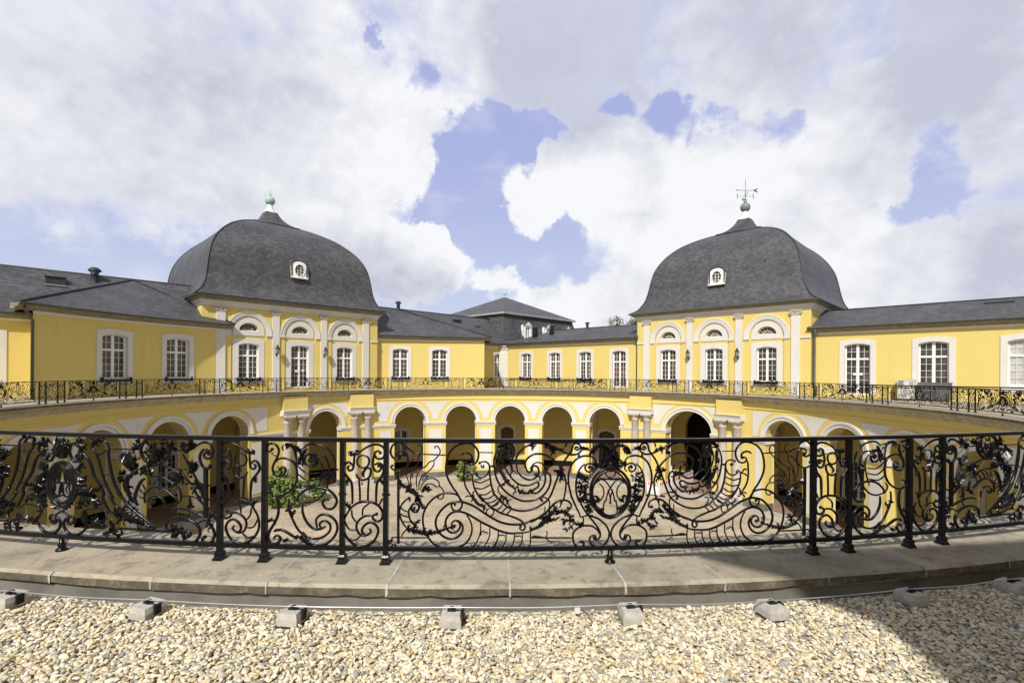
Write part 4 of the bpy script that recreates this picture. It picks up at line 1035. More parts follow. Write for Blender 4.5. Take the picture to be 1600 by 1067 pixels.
for (x0, y0), (x1, y1) in zip(poly, poly[1:] + poly[:1]): m_.face([(x0, y0, 4.96), (x1, y1, 4.96), (x1, y1, 5.06), (x0, y0, 5.06)])
inw(m_.build('eaves_soffit', M['cornice']), nw)
m_ = MB(); ap = (4.6, -4.2, 7.6)
ed = out[::-1] + arcp
for (x0, y0), (x1, y1) in zip(ed[:-1], ed[1:]):
    mx = ap if x1 < 3 else None
    if mx: slope(m_, [(x0, y0, 5.06), (x1, y1, 5.06), ap])
    else:
        r0 = math.degrees(math.atan2(x0 - CX, -(y0 - CY))); r1 = math.degrees(math.atan2(x1 - CX, -(y1 - CY)))
        slope(m_, [(x0, y0, 5.06), (x1, y1, 5.06), polar(max(r1, 10.5), 28.5, 7.6), polar(max(r0, 10.5), 28.5, 7.6)])
inw(m_.build('roof', M['slate']), nw)

# ------------------------------------------------------------------ small things on the far terrace
t_ = thing('ventilation_unit', 'white louvred ventilation box on the terrace beside the right wing window', 'air conditioner', group=None)
a = MB(); F = lambda s, d, z: (s, -d, z)
box(a, F, -.45, .45, 0, .6, -.1, 1.16); box(a, F, -.5, .5, -.03, .63, 1.16, 1.22); b = a.build('housing', M['acbox']); b.parent = t_
a = MB()
for k_ in range(7): box(a, F, -.42, -.12, .601, .612, .68 + k_ * .065, .72 + k_ * .065)
for k_ in range(3): box(a, F, .2 + k_ * .07, .23 + k_ * .07, .601, .611, .75, 1.08)
b = a.build('louvre', M['sheet']); b.parent = t_
t_.matrix_world = place(FR, 13.15, .25, 0)
t_ = thing('metal_cabinet', 'grey sheet metal cabinet standing in front of a right wing window', 'cabinet')
a = MB(); box(a, F, -.85, .85, 0, .45, -.1, .98); box(a, F, -.88, .88, -.02, .47, .98, 1.03); b = a.build('housing', M['sheet']); b.parent = t_
a = MB()
for x0, x1 in ((-.82, -.45), (-.42, .42), (.45, .82)): box(a, F, x0, x1, .451, .465, 0, .93)
b = a.build('cabinet_door', M['sheet']); b.parent = t_
t_.matrix_world = place(FR, 14.6, .25, 0)
def blackrail(label, pts, z):
    a = MB(); P = [(p[0], p[1], z) for p in pts]
    tube(a, P, .045, 6, up=(.01, .01, 1)); tube(a, [(x, y, z - .14) for x, y, _ in P], .03, 6, up=(.01, .01, 1))
    for x, y, _ in P[::2]: tube(a, [(x, y, -.19), (x, y, z)], .03, 5, up=(1, 0, 0))
    tag(a.build('low_guard_rail', M['iron']), label, 'guard rail')
blackrail('low black guard rail on the far terrace below the corner windows', [PQ(25.2, q) for q in np.linspace(24.2, 11.0, 9)], .72)
blackrail('low black guard rail on the right terrace in front of the cabinet', [PQ(24.6, q) for q in np.linspace(-11.3, -24, 9)], .80)

# ------------------------------------------------------------------ things in the court
def barrier_mesh():
    a = MB(); b = MB(); c = MB(); F = lambda s, d, z: (s, -d, z)
    box(a, F, -1.0, 1.0, -.02, .02, .12, 1.06); 
    for x in (-.98, .98): box(a, F, x - .025, x + .025, -.03, .03, .04, 1.1)
    for k in range(6): x = -.86 + k * .32; b.face([F(x, .022, .76), F(x + .16, .022, .76), F(x + .22, .022, 1.03), F(x + .06, .022, 1.03)]); b.face([F(x, -.022, .76), F(x + .06, -.022, 1.03), F(x + .22, -.022, 1.03), F(x + .16, -.022, .76)])
    for k in range(9): x = -.86 + k * .2; b.face([F(x, .0225, .2), F(x + .08, .0225, .2), F(x + .08, .0225, .26), F(x, .0225, .26)])
    for x in (-.85, .85): box(c, F, x - .1, x + .1, -.38, .38, 0, .1)
    return a, b, c
bm = None
g0 = [((10.35, 37.25), (11.05, 36.75)), ((11.10, 36.75), (12.45, 38.2)), ((12.5, 38.25), (13.9, 39.75)), ((13.95, 39.8), (15.3, 41.3)), ((12.6, 43.3), (14.55, 43.7)), ((15.2, 43.9), (17.1, 44.6))]
bl = ['red and white barrier panel turned sideways at the left end of the front row', 'front red and white barrier panel nearest the camera, under the right gate', 'second red and white barrier panel along the front row under the right gate', 'red and white barrier panel farthest right in the front row', 'left red and white barrier panel of the back row inside the gate', 'right red and white barrier panel of the back row in the gate shadow']
for (pa, pb_), lb in zip(g0, bl):
    t_ = thing('barrier_panel', lb, 'barrier', group='construction barriers in the court')
    if bm is None:
        ms = barrier_mesh(); os_ = [m_.build(nm, M[mt]) for m_, nm, mt in zip(ms, ('panel', 'red_stripes', 'foot'), ('bwhite', 'red', 'rubber'))]; bm = [(o.name.split('.')[0], o.data) for o in os_]
    else:
        os_ = []
        for nm, dt in bm: o = bpy.data.objects.new(nm, dt); COL.objects.link(o); os_.append(o)
    for o in os_: o.parent = t_
    dx, dy = pb_[0] - pa[0], pb_[1] - pa[1]
    t_.location = ((pa[0] + pb_[0]) / 2, (pa[1] + pb_[1]) / 2, GZ + .005); t_.rotation_euler = (0, 0, math.atan2(dy, dx)); t_.scale = (math.hypot(dx, dy) / 2.02, 1, 1)
def shrub(label, x, y, z, w, h, n, leaf=.12, m='leaf', name='shrub', cat='shrub', stems=8, shape=1.0):
    t_ = thing(name, label, cat, (x, y, z))
    a = MB(); lv = []
    cl = [(random.gauss(0, w * .30), random.gauss(0, w * .30), h * random.uniform(.18, .86), w * random.uniform(.2, .36)) for _ in range(14)]
    for i in range(n):
        c = random.choice(cl); v = Vector((random.gauss(0, 1), random.gauss(0, 1), random.gauss(0, 1))).normalized() * c[3] * random.uniform(.55, 1.05)
        p = Vector((c[0], c[1], max(.05, c[2]))) + v
        if p.z < .02: continue
        nrm = (v.normalized() + Vector((random.gauss(0, .5), random.gauss(0, .5), random.gauss(.5, .4)))).normalized()
        s = leaf * random.uniform(.6, 1.3); u = nrm.orthogonal().normalized(); u.rotate(Matrix.Rotation(random.uniform(0, 6.28), 3, nrm)); w_ = nrm.cross(u)
        a.face([p - u * s, p - u * s * .3 + w_ * s * .55 + nrm * s * .1, p + u * s * .5 + w_ * s * .45, p + u * s * 1.1 - nrm * s * .15, p + u * s * .5 - w_ * s * .45, p - u * s * .3 - w_ * s * .55 + nrm * s * .1])
    f = a.build('foliage', M[m]); f.parent = t_
    a = MB()
    for k in range(stems):
        c = random.choice(cl); tube(a, [(random.gauss(0, .12), random.gauss(0, .12), 0), (c[0] * .5, c[1] * .5, c[2] * .6), (c[0], c[1], c[2])], [.03, .02, .008], 5, up=(.9, .2, .1))
    b = a.build('stem', M['bark']); b.parent = t_
    return t_
shrub('broad green shrub at the foot of the left gate columns', -15.6, 33.6, GZ, 2.0, 2.5, 1500, .15)
shrub('low yellow green bush right of the big shrub by the left gate', -14.0, 34.9, GZ, 1.0, 1.5, 500, .13)
shrub('small green shrub leaning on a pier of the far arcade', -4.15, 41.6, GZ, 1.1, 1.7, 700, .11)
# tree tops behind the far wing
def tree(label, x, y, h, w, n):
    t_ = thing('tree', label, 'tree', (x, y, GZ - .05))
    a = MB(); tube(a, [(0, 0, 0), (.2, .1, h * .4), (0, 0, h * .8)], [.35, .26, .1], 8, up=(1, 0, 0))
    cl = []
    for k in range(26):
        th = random.uniform(0, 6.28); r = w * random.uniform(.1, .8); z = h * random.uniform(.42, .93)
        r *= math.sqrt(max(.1, 1 - ((z / h - .62) / .42) ** 2)); c = (r * math.cos(th), r * math.sin(th), z); cl.append((c, w * random.uniform(.2, .34)))
        tube(a, [(0, 0, h * .35), (c[0] * .5, c[1] * .5, (c[2] + h * .35) / 2), c], [.12, .07, .02], 5, up=(1, .2, .1))
    b = a.build('trunk', M['bark']); b.parent = t_
    a = MB()
    for i in range(n):
        c, r = random.choice(cl); v = Vector((random.gauss(0, 1), random.gauss(0, 1), random.gauss(0, .8))).normalized() * r * random.uniform(.4, 1.1)
        p = Vector(c) + v; nrm = Vector((random.gauss(0, 1), random.gauss(0, 1), random.gauss(.4, 1))).normalized(); u = nrm.orthogonal().normalized(); w_ = nrm.cross(u); s = random.uniform(.12, .26)
        a.face([p - u * s, p + w_ * s * .5, p + u * s, p - w_ * s * .5])
    f = a.build('crown', M['treeleaf']); f.parent = t_
tree('leafy green tree showing above the wing roof left of the right dome', 21.6, 88, 19.6, 6.0, 7000)
tree('second tree crown hidden mostly behind the right dome', 27.0, 86, 18.5, 6.0, 3000)
# ------------------------------------------------------------------ wrought-iron railing
RR = 20.05
